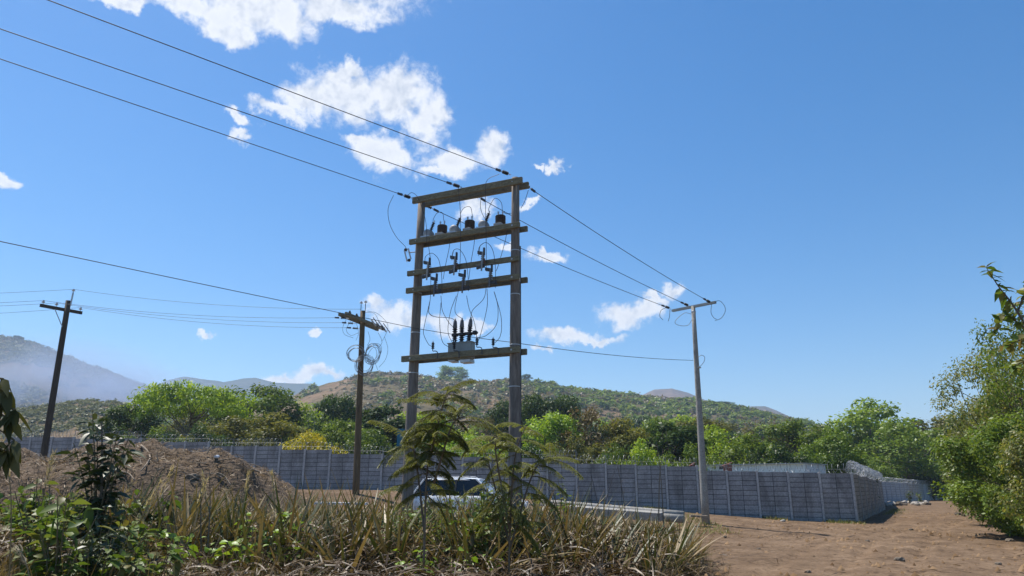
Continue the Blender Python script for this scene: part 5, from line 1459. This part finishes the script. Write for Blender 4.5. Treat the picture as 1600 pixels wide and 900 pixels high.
# short grass at the foot of the walls and on the lane verge
r = np.random.default_rng(24); Xs = []; 
x = r.uniform(6.5, 16.4, 5200); y = wall_y(x) - np.abs(r.normal(size=5200)) * 0.45 - 0.12; f = fbm(x * 1.1, y * 0.3, 6, 3) > 0.44; Xs.append(np.stack([x[f], y[f]], 1))
t_ = r.random(900); x = 16.8 + 11.9 * t_ + 0.35 + np.abs(r.normal(size=900)) * 0.5; y = 35.8 + 21 * t_; f = (y > 46); Xs.append(np.stack([x[f], y[f]], 1))
t_ = r.random(2600); x = 20.0 + 23 * t_ + r.normal(size=2600) * 0.6 ; y = 27.0 + 38 * t_; Xs.append(np.stack([x, y], 1))
x = r.uniform(60, 74, 900); y = 112 + r.normal(size=900) * 2.5; Xs.append(np.stack([x, y], 1))
x = r.uniform(5.0, 8.2, 1500); y = r.uniform(27, 33, 1500); Xs.append(np.stack([x, y], 1))
Q = np.concatenate(Xs); n_ = len(Q); P = np.stack([Q[:, 0], Q[:, 1], ground_z(Q[:, 0], Q[:, 1])], 1); A = r.normal(size=(n_, 3)) * 0.45 + np.array((0, 0, 1.0))
V1, F1 = straps(P, A, r.uniform(0.08, 0.24, n_) * (1 + (Q[:, 1] > 60) * 1.5), r.uniform(0.012, 0.03, n_) * (1 + (Q[:, 1] > 60) * 1.5), r.uniform(0.2, 1.2, n_), 3)
tag(link_mesh('short_grass', raw_mesh('short_grass', V1, F1, M['grass'])), 'short green grass along the foot of the walls and the lane verge', 'grass', kind='stuff')
# clods and grit: uncountable
r = np.random.default_rng(26); n_ = 9000; y = 12.5 + 36 * r.random(n_) ** 1.3; x = r.uniform(2.5, 30, n_); f = (fbm(x * 0.5, y * 0.5, 40, 3) + r.random(n_) * 0.25 > 0.56) & (y < wall_y(x) - 0.5) & (x < np.interp(y, [12, 28, 50], [17, 21.5, 33])); x = x[f]; y = y[f]; n_ = len(x)
s = 0.012 + 0.075 * r.random(n_) ** 4
base_ = np.array([(1, 0, 0), (0, 1, 0), (-1, 0, 0), (0, -1, 0), (0, 0, 1.1)]); V1 = base_[None] * (s[:, None, None] * r.uniform(.6, 1.4, (n_, 5, 1))) ; V1 = V1 + np.stack([x, y, ground_z(x, y) + 0.012], 1)[:, None, :]
F1 = (np.arange(n_)[:, None, None] * 5 + np.array([(0, 1, 4), (1, 2, 4), (2, 3, 4), (3, 0, 4)])[None]).reshape(-1, 3)
tag(link_mesh('dirt_clods', raw_mesh('dirt_clods', V1.reshape(-1, 3), F1, leafmat('dry clods', [(0.09, 0.058, 0.038), (0.17, 0.115, 0.075), (0.24, 0.17, 0.12)], 0.0, 0.0))), 'loose clods and grit on the dirt road', 'dirt', kind='stuff')
# dark chips and cane bits scattered on the dirt road
r = np.random.default_rng(25); n_ = 700; y = r.uniform(13, 44, n_); x = r.uniform(3.5, 24, n_); x = np.minimum(x, np.interp(y, [13, 28, 44], [12, 20, 29])); f = (y < wall_y(x) - 0.6); x = x[f]; y = y[f]; n_ = len(x)
A = rand_dirs(n_, r); A[:, 2] *= 0.1; V1, F1 = leaf_quads(np.stack([x, y, ground_z(x, y) + 0.03], 1), A, np.array((0, 0, 1.0)) + r.normal(size=(n_, 3)) * .2, r.uniform(0.05, 0.22, n_), r.uniform(0.02, 0.06, n_))
tag(link_mesh('dry_leaf_scraps', raw_mesh('dry_leaf_scraps', V1, F1, M['strap_dead'])), 'scraps of dry leaf scattered on the dirt road', 'leaf litter', kind='stuff')


# broad leaved weeds
def weed_template(seed, H=1.2, stems=6, leaves=13, L=0.16, W=0.10, spread=0.5):
    r = np.random.default_rng(seed); mb = MB(); parts = []
    for s in range(stems):
        a = r.uniform(0, 6.283); tip = np.array((math.cos(a) * spread * r.uniform(.3, 1), math.sin(a) * spread * r.uniform(.3, 1), H * r.uniform(0.6, 1.05)))
        S = spline([np.array((math.cos(a) * .04, math.sin(a) * .04, 0)), tip * np.array((.35, .35, .5)), tip], 5); mb.tube(S, np.linspace(0.012, 0.004, len(S)), 5)
        k = r.uniform(0.25, 1.0, leaves); idx = (k * (len(S) - 1)).astype(int); P = S[idx]; d = rand_dirs(leaves, r); d[:, 2] = d[:, 2] * 0.4 + 0.15
        sz = r.uniform(0.55, 1.25, leaves); Pb = P + unit(d) * 0.05
        parts.append(leaf_broad(Pb, d, np.array((0, 0, 1.0)) + r.normal(size=(leaves, 3)) * .35, L * sz, W * sz, 0.3))
    return join(parts), (np.concatenate(mb.v), mb.f)


WT = {}
for nm, mat, kw in (('weed', 'leaf_weed', dict(H=1.25, stems=8, leaves=16, L=0.17, W=0.095)), ('lime', 'leaf_lime', dict(H=0.75, stems=6, leaves=10, L=0.12, W=0.09, spread=0.45)), ('small', 'leaf_weed', dict(H=1.5, stems=9, leaves=42, L=0.075, W=0.05, spread=0.55)), ('tall', 'leaf_sapling', dict(H=1.6, stems=10, leaves=42, L=0.17, W=0.065, spread=0.42))):
    WT[nm] = []
    for s in range(3):
        (v, f), (tv, tf) = weed_template(400 + s * 7 + len(nm), **kw); WT[nm].append((raw_mesh('leaves', v, f, M[mat]), raw_mesh('stems', tv, tf, M['stem'])))


def weed(kind, i, x, y, s, rot, label, group=None, cat='weed', z=None):
    t = thing('leafy_weed' if cat == 'weed' else 'sapling', (x, y, gz(x, y) - 0.03 if z is None else z), label, cat, group); t.scale = (s, s, s); t.rotation_euler = (0, 0, rot)
    for nm, me in zip(('leaves', 'stems'), WT[kind][i % 3]):
        o = bpy.data.objects.new(nm, me); COL.objects.link(o); o.parent = t
    return t


r = np.random.default_rng(77)
for i in range(26):
    Y = r.uniform(8.2, 13.5); px = r.uniform(-30, 255) if i < 25 else r.uniform(200, 330); X = ray(px, 820)[0] * Y
    weed('weed', i, X, Y, r.uniform(0.75, 1.15), r.uniform(0, 6.28), 'broad leaved green weed in the mass at the lower left', 'broad leaved weeds at the lower left')
for i in range(34):
    Y = r.uniform(11.2, 14.5); px = r.choice([r.uniform(240, 480), r.uniform(400, 500), r.uniform(600, 720), r.uniform(640, 760), r.uniform(180, 480)]); X = ray(px, 840)[0] * Y
    weed('lime', i, X, Y, r.uniform(0.75, 1.25), r.uniform(0, 6.28), 'low lime green vine among the dry foreground plants', 'lime green vines in the thicket')
for i, (px, Y, s, lab) in enumerate(((750, 13.4, 1.0, 'small leaved bush in front of the hood of the white car'), (715, 14.2, 0.9, 'small leaved bush right of the feathery sapling stem'), (690, 13.0, .8, 'small leaved bush at the foot of the feathery sapling'), (885, 15.4, 1.02, 'small leaved weed standing in front of the fallen poles'), (610, 13.2, .7, 'small leaved weed left of the feathery sapling'))):
    weed('small', i, ray(px, 800)[0] * Y, Y, s, i, lab)
for i, (px, Y, s) in enumerate(((745, 12.6, 1.0), (775, 13.0, 1.05), (800, 13.4, .95), (760, 14.2, 1.1), (728, 13.6, 1.0), (690, 14.6, .95), (660, 15.0, .9), (640, 14.0, .85), (835, 14, .9))):
    weed('small' if i % 3 else 'weed', i, ray(px, 800)[0] * Y, Y, s * 0.95, i * 2.1, 'leafy green bush among the grass below the feathery saplings', 'leafy bushes below the feathery saplings')
# dark sapling with drooping leaves in front of the heap
for i, (px, Y, s, z0, lab) in enumerate(((160, 9.6, 1.15, 0.78, 'dark drooping leaved sapling standing up against the brown heap'), (172, 9.2, 0.85, 0.45, 'lower dark leafy plant at the foot of the drooping sapling'), (170, 8.6, .7, .25, 'dusty leaved plant below the dark sapling'))):
    weed('tall', i, ray(px, 760)[0] * Y, Y, s, i * 1.3, lab, None, 'sapling', z=z0 if i == 0 else None)
m = MB(); a = at(160, 820, 9.6); m.tube([a - UPZ * .4, at(160, 740, 9.6), at(159, 660, 9.6)], [0.02, 0.016, 0.008], 6); tag(m.build('dry_stalk', M['bark']), 'woody stalk running up the middle of the dark sapling', 'stalk')
# pale grass plumes
for i, (px, py, Y, lean) in enumerate(((82, 716, 9.5, .1), (318, 745, 12, -.25), (322, 752, 11.5, .3), (352, 768, 12.5, -.3), (388, 742, 13, .1), (250, 755, 10.5, .5), (205, 760, 10, .5), (5, 690, 8, -.5), (30, 860, 7.6, -.35), (425, 742, 13.5, -.2), (268, 735, 11, .4))):
    tp = at(px, py, Y); bs = np.array((tp[0] - lean * 0.8, Y, gz(tp[0], Y)))
    t = thing('plume_grass', bs, f'dry grass stem with a pale plume, {("at the left under the big leaves", "in front of the middle of the heap", "leaning left before the heap", "drooping low before the heap", "tall before the right of the heap", "leaning right beside the dark sapling", "leaning over the weeds", "at the left edge by the big leaves", "at the lower left corner", "before the right end of the heap", "between the sapling and the heap")[i]}', 'grass stem')
    S = spline([bs, bs * .4 + tp * .6 + np.array((-lean * .1, 0, .1)), tp], 6); m = MB(); m.tube(S, np.linspace(.008, .004, len(S)), 5); m.build('stem', M['straw'], t)
    rr_ = np.random.default_rng(i); k = 60; q = S[-5:][rr_.integers(0, 5, k)] + rr_.normal(size=(k, 3)) * .012; A = unit(S[-1] - S[-5]) + rr_.normal(size=(k, 3)) * .22
    v, f = straps(q, A, rr_.uniform(.05, .14, k), np.full(k, .009), rr_.uniform(.3, 1, k), 3); o = link_mesh('plume', raw_mesh('plume', v - bs, f, M['plume']), t)
# bare upright stalks
for i, (x0, y0, x1, y1, Y) in enumerate(((325, 860, 327, 735, 11.5), (318, 870, 314, 750, 11.5), (1036, 800, 1026, 690, 15.5), (1028, 790, 1036, 700, 16), (982, 840, 965, 728, 15), (870, 850, 868, 770, 14), (560, 850, 566, 770, 14), (1120, 800, 1105, 740, 30), (1110, 800, 1128, 735, 30.5))[:7]):
    a = at(x0, y0, Y); b = at(x1, y1, Y); S = spline([a - UPZ * .3, (a + b) / 2 + np.array((.02 * (-1) ** i, 0, 0)), b], 6); m = MB(); m.tube(S, np.linspace(.014, .005, len(S)), 5)
    rr_ = np.random.default_rng(i + 5)
    for q in S[5:-1:2]:
        d = rand_dirs(1, rr_)[0]; d[2] = .7; m.tube([q, q + d * .12], [.005, .002], 4)
    tag(m.build('dry_stalk', M['bark']), ('taller of two bare dark stalks before the heap', 'shorter of two bare dark stalks before the heap', 'tallest bare stalk against the wall left of the fallen poles', 'bare stalk twinned with the tallest against the wall', 'leaning bare stalk left of the twin stalks', 'short bare stalk in the middle of the thicket', 'bare stalk below the coil pole')[i], 'stalk')
for i, (x0, y0, x1, y1) in enumerate(((938, 793, 923, 738), (940, 793, 960, 735))):
    Y = 29.6; m = MB(); m.tube([at(x0, y0, Y) - UPZ * .3, at(x1, y1, Y)], [.022, .014], 5); tag(m.build('dry_stalk', M['dark_metal']), f'thin dark rod leaning {("left", "right")[i]} against the long wall', 'rod')


# feathery saplings: bipinnate fronds
def frond(r, base, d, L, sag, parts, mb, npin=15, lf=0.058):
    d = unit(d); S = []; c = base.copy(); dd = d.copy()
    for k in range(9):
        S.append(c.copy()); dd = unit(dd + np.array((0, 0, -1.0)) * sag / 8); c = c + dd * L / 8
    S = np.array(S); mb.tube(S, np.linspace(0.006, 0.002, 9), 4)
    for j in range(npin):
        t = 0.18 + 0.82 * j / (npin - 1); x = t * 8; k = min(7, int(x)); q = S[k] + (S[k + 1] - S[k]) * (x - k); tan = unit(S[min(8, k + 1)] - S[k])
        side = unit(np.cross(tan, UPZ))
        for s in (-1, 1):
            ax = unit(tan * 0.75 + side * s + np.array((0, 0, -0.25)) + r.normal(size=3) * .08); pl = lf * 1.75 * (1 - 0.55 * abs(t - 0.45) * 1.6) * r.uniform(.85, 1.15)
            nl = 7; tt = np.linspace(0.08, 1, nl); Pq = q + np.outer(tt * pl, ax) - np.outer(tt ** 2 * pl * .35, UPZ)
            s2 = unit(np.cross(ax, UPZ))
            for ss in (-1, 1):
                A = np.tile(ax * .55 + s2 * ss * 0.9, (nl, 1)) + np.array((0, 0, -.25)); parts.append(leaf_quads(Pq, A, np.tile(UPZ, (nl, 1)) + r.normal(size=(nl, 3)) * .2, np.full(nl, lf * .55), np.full(nl, lf * .24), .0))


def feather_tree(name, stempts, Y, fronds, label, seed, Lr=(0.40, 0.66)):
    r = np.random.default_rng(seed); base = None; mb = MB(); parts = []; fm = MB()
    stems = [[at(x, y, Y + dy) for x, y, dy in st] for st in stempts]
    base = stems[0][0].copy(); base[2] = gz(base[0], base[1])
    for st, nf in zip(stems, fronds):
        st[0] = st[0] - UPZ * 0.5; S = spline(st, 8); mb.tube(S, np.linspace(.015, .005, len(S)), 7)
        for j in range(nf):
            t = 0.16 + 0.84 * (j + r.random() * .5) / nf; k = min(len(S) - 2, int(t * (len(S) - 1))); q = S[k]; a = j * 2.4 + r.random()
            L = r.uniform(*Lr) * (1.0 - 0.35 * max(0, t - .75) * 4 * 0.6); d = np.array((math.cos(a), math.sin(a) * .8, 0.12 + 0.5 * t ** 2))
            frond(r, q, d + r.normal(size=3) * .18, L * r.uniform(.7, 1.1), r.uniform(0.4, 1.5), parts, fm)
    t = thing(name, base, label, 'sapling')
    mb.build('stem', M['bark'], t, smooth=True); fm.build('leaf_stalk', M['stem'], t)
    v, f = join(parts); link_mesh('fronds', raw_mesh('fronds', v - base, f, M['leaf_feather']), t)


feather_tree('feathery_sapling', [[(664, 815, 0), (667, 740, 0), (678, 690, 0), (690, 640, 0), (701, 605, 0)], [(666, 770, 0), (650, 720, .2), (640, 690, .3), (634, 672, .3)], [(680, 690, 0), (705, 668, -.2), (725, 650, -.3)]], 9.0, (38, 12, 10), 'feathery leaved sapling with a leaning stem in front of the left frame leg', 5)
feather_tree('feathery_sapling', [[(795, 830, 0), (800, 760, 0), (808, 700, 0), (822, 665, 0)], [(798, 790, 0), (835, 735, .2), (868, 715, .3)], [(797, 790, 0), (765, 730, .2), (752, 690, .3)], [(797, 770, 0), (775, 710, -.3), (778, 678, -.3)]], 9.8, (18, 13, 13, 11), 'lower spreading feathery sapling in front of the right frame leg', 6)
m = MB(); m.tube(spline([at(775, 815, 10), at(790, 780, 10), at(806, 745, 10)], 5), np.linspace(.02, .01, 11), 6); tag(m.build('dry_stalk', M['debris_wood']), 'pale crooked stick inside the lower feathery sapling', 'stalk')

# large leaves reaching in at the left edge
Y = 5.0
bs = at(-70, 700, Y); bs[2] = gz(bs[0], Y)
t = thing('large_leaf_plant', bs, 'plant with big drooping lobed leaves reaching in at the left edge', 'plant')
m = MB()
stem_tips = [((-40, 610), (8, 610)), ((-40, 700), (10, 705)), ((-40, 640), (24, 640)), ((-40, 640), (14, 655)), ((-50, 600), (5, 592)), ((-50, 640), (2, 628)), ((-40, 660), (22, 688)), ((-60, 690), (-4, 690))]
m.tube(spline([bs, at(-60, 760, Y), at(-52, 640, Y), at(-50, 590, Y)], 6), np.linspace(.03, .012, 19), 7)
r = np.random.default_rng(9); P = []; A = []; L = []; W = []
for (x0, y0), (x1, y1) in stem_tips:
    a = at(x0, y0, Y); b = at(x1, y1, Y - .05); m.tube(spline([a, (a + b) / 2 + UPZ * .03, b], 4), .007, 5)
    for k in range(5):
        P.append(b); A.append(np.array((0.55 - 0.27 * k + r.normal() * .1, r.normal() * .35, -0.55 - 0.1 * k * (k < 3)))); L.append(r.uniform(.10, .17)); W.append(r.uniform(.045, .075))
m.build('stem', M['stem'], t, smooth=True)
v, f = leaf_broad(np.array(P), np.array(A), np.array((0, -0.7, 0.6)) + r.normal(size=(len(P), 3)) * .35, np.array(L), np.array(W), .35); link_mesh('leaves', raw_mesh('leaves', v - bs, f, M['leaf_big']), t)

# branch with broad leaves reaching in at the right edge
Y = 9.0; bs = at(1690, 640, Y); bs[2] = gz(bs[0], bs[1])
t = thing('broad_leaf_tree', bs, 'tree out of the frame whose broad leaved branch tips reach in at the upper right', 'tree')
br = [[(1660, 620), (1620, 540), (1585, 480), (1562, 450), (1541, 418)], [(1605, 515), (1585, 500), (1566, 490), (1558, 520)], [(1590, 488), (1600, 462), (1612, 440)], [(1625, 545), (1600, 530), (1575, 540)], [(1640, 570), (1610, 560), (1580, 575)]]
m = MB(); P = []; A = []; r = np.random.default_rng(12)
for j, pts in enumerate(br):
    S = spline([at(x, y, Y + .15 * j) for x, y in pts], 6); m.tube(S, np.linspace(.014 if j else .022, .004, len(S)), 6)
    for k in range(3, len(S)):
        for _ in range(2 if k < len(S) - 2 else 4): P.append(S[k]); A.append(rand_dirs(1, r)[0] * np.array((1, .8, .5)) + np.array((-.2, 0, .1)))
m.tube([bs - UPZ * .2, at(1690, 700, Y), at(1660, 620, Y)], [.07, .06, .03], 8); m.build('trunk', M['bark'], t, smooth=True)
n_ = len(P); v, f = leaf_broad(np.array(P), np.array(A), np.array((0, -.3, 1.0)) + r.normal(size=(n_, 3)) * .4, r.uniform(.11, .19, n_), r.uniform(.06, .10, n_), .25); link_mesh('crown', raw_mesh('crown', v - bs, f, M['leaf_weed']), t)

# the thicket of trees and bushes along the right of the lane
RT = [('road', 0, 1575, 640, 190, 26.0, 'dusty green roadside bush filling the right edge beside the dirt road'), ('roadopen', 0, 1608, 505, 200, 30.0, 'tall roadside tree at the right edge behind the dusty bush'),
      ('road', 2, 1640, 600, 170, 21.5, 'roadside bush cut by the right edge of the picture'), ('road', 0, 1560, 690, 130, 33.0, 'low roadside bush spilling on to the dirt road'),
      ('road', 1, 1548, 660, 110, 42, 'roadside bush in the second row up the lane'), ('road', 2, 1575, 600, 150, 45, 'tall roadside tree in the second row up the lane'),
      ('road', 1, 1566, 585, 120, 38, 'rounded roadside tree closing the gap behind the dusty bush'), ('roadopen', 0, 1538, 548, 165, 34, 'thin crowned tree leaning over the lane with lacy branches against the sky'), ('roadopen', 1, 1612, 470, 170, 27, 'thin crowned tree at the right edge with sky showing through'),
      ('road', 0, 1530, 700, 80, 58, 'roadside bush half way up the lane'), ('road', 2, 1545, 640, 100, 64, 'roadside tree half way up the lane'), ('road', 1, 1518, 712, 60, 80, 'roadside bush near the far end of the lane'),
      ('road', 2, 1592, 740, 100, 27, 'low leafy bush at the road edge in the lower right'), ('road', 1, 1560, 742, 70, 37, 'low leafy bush at the road edge behind the lower right one'), ('road', 0, 1535, 745, 50, 50, 'low leafy bush at the road edge up the lane'),
      ('road', 0, 1512, 650, 80, 74, 'leafy tree over the lane in the middle distance'), ('road', 1, 1620, 690, 120, 24, 'thick bush at the right edge above the low leafy one')]
for i, (k, v, x, top, w, Y, lab) in enumerate(RT):
    tree_px(k, v, 'leaf_road' if i % 4 else 'leaf_mid', x, top, w, Y, lab, 'roadside_bush' if 'bush' in lab else 'roadside_tree', cat='bush' if 'bush' in lab else 'tree')
for i, (px, Y) in enumerate(((1421, 80), (1438, 84), (1460, 104), (1468, 108))):
    u = ray(px, 780)[0]; weed('weed', i, u * Y, Y, 1.1, i, ('small green plant at the foot of the far wall, left of its twin', 'small green plant at the foot of the far wall, right of its twin', 'leafy weed at the end of the far wall', 'leafy weed beyond the end of the far wall')[i])

# ------------------------------------------------------------------ smoke and air
def volume_mat(name, color, density, noise_scale=None, center=None, size=None, aniso=0.2):
    m, nt, out = new_mat(name); v = nt.nodes.new('ShaderNodeVolumePrincipled'); v.inputs['Color'].default_value = (*color, 1); v.inputs['Density'].default_value = density; v.inputs['Anisotropy'].default_value = aniso
    if noise_scale:
        tc = nt.nodes.new('ShaderNodeTexCoord'); f = noise(nt, noise_scale, 4, 0.6, tc.outputs['Object'], 0.5)
        ln = nt.nodes.new('ShaderNodeVectorMath'); ln.operation = 'LENGTH'; mp = nt.nodes.new('ShaderNodeMapping'); mp.inputs['Scale'].default_value = [1 / s for s in size]; nt.links.new(tc.outputs['Object'], mp.inputs[0]); nt.links.new(mp.outputs[0], ln.inputs[0])
        fall = nt.nodes.new('ShaderNodeMapRange'); fall.inputs['From Min'].default_value = 1.0; fall.inputs['From Max'].default_value = 0.15; nt.links.new(ln.outputs['Value'], fall.inputs['Value'])
        th = nt.nodes.new('ShaderNodeMapRange'); th.inputs['From Min'].default_value = 0.36; th.inputs['From Max'].default_value = 0.66; nt.links.new(f, th.inputs['Value'])
        a = nt.nodes.new('ShaderNodeMath'); a.operation = 'MULTIPLY'; nt.links.new(fall.outputs[0], a.inputs[0]); nt.links.new(th.outputs[0], a.inputs[1])
        b = nt.nodes.new('ShaderNodeMath'); b.operation = 'MULTIPLY'; nt.links.new(a.outputs[0], b.inputs[0]); b.inputs[1].default_value = density; nt.links.new(b.outputs[0], v.inputs['Density'])
    nt.links.new(v.outputs[0], out.inputs['Volume']); return m


SM = []
for i, (px, py, Y, rx, ry, rz, dens) in enumerate(((200, 612, 600, 75, 60, 26, 0.036), (110, 590, 640, 100, 70, 40, 0.016), (40, 600, 560, 90, 60, 46, 0.018))):
    c = at(px, py, Y); m = MB(); m.lathe(np.zeros(3) - UPZ * rz, UPZ, [(max(0.5, math.sqrt(max(0, 1 - (q / rz) ** 2)) * 1.0), q + rz) for q in np.linspace(-rz, rz, 11)], 20)
    V = np.concatenate(m.v); V[:, 0] *= rx; V[:, 1] *= ry
    me = raw_mesh('smoke', V, m.f, volume_mat('smoke', (0.62, 0.75, 1.0), dens, 0.022, None, (rx, ry, rz), 0.0)); o = link_mesh('smoke', me, None, c)
    tag(o, ('smoke drifting low at the right of the burning slope', 'thin smoke rising in the middle of the burning slope', 'smoke spreading at the left over the burning slope')[i], 'smoke', kind='stuff')
HAZE = 0.00026
m = MB(); m.box((0, 1500, 120), 7000, 5000, 500); V = np.concatenate(m.v)
V[:, 2] = np.where(V[:, 2] > 0, 330, -40)
me = raw_mesh('haze', V, m.f, volume_mat('haze', (0.60, 0.76, 1.0), HAZE, aniso=0.3)); tag(link_mesh('haze', me), 'thin blue haze between the wall and the far hills', 'haze', kind='stuff')
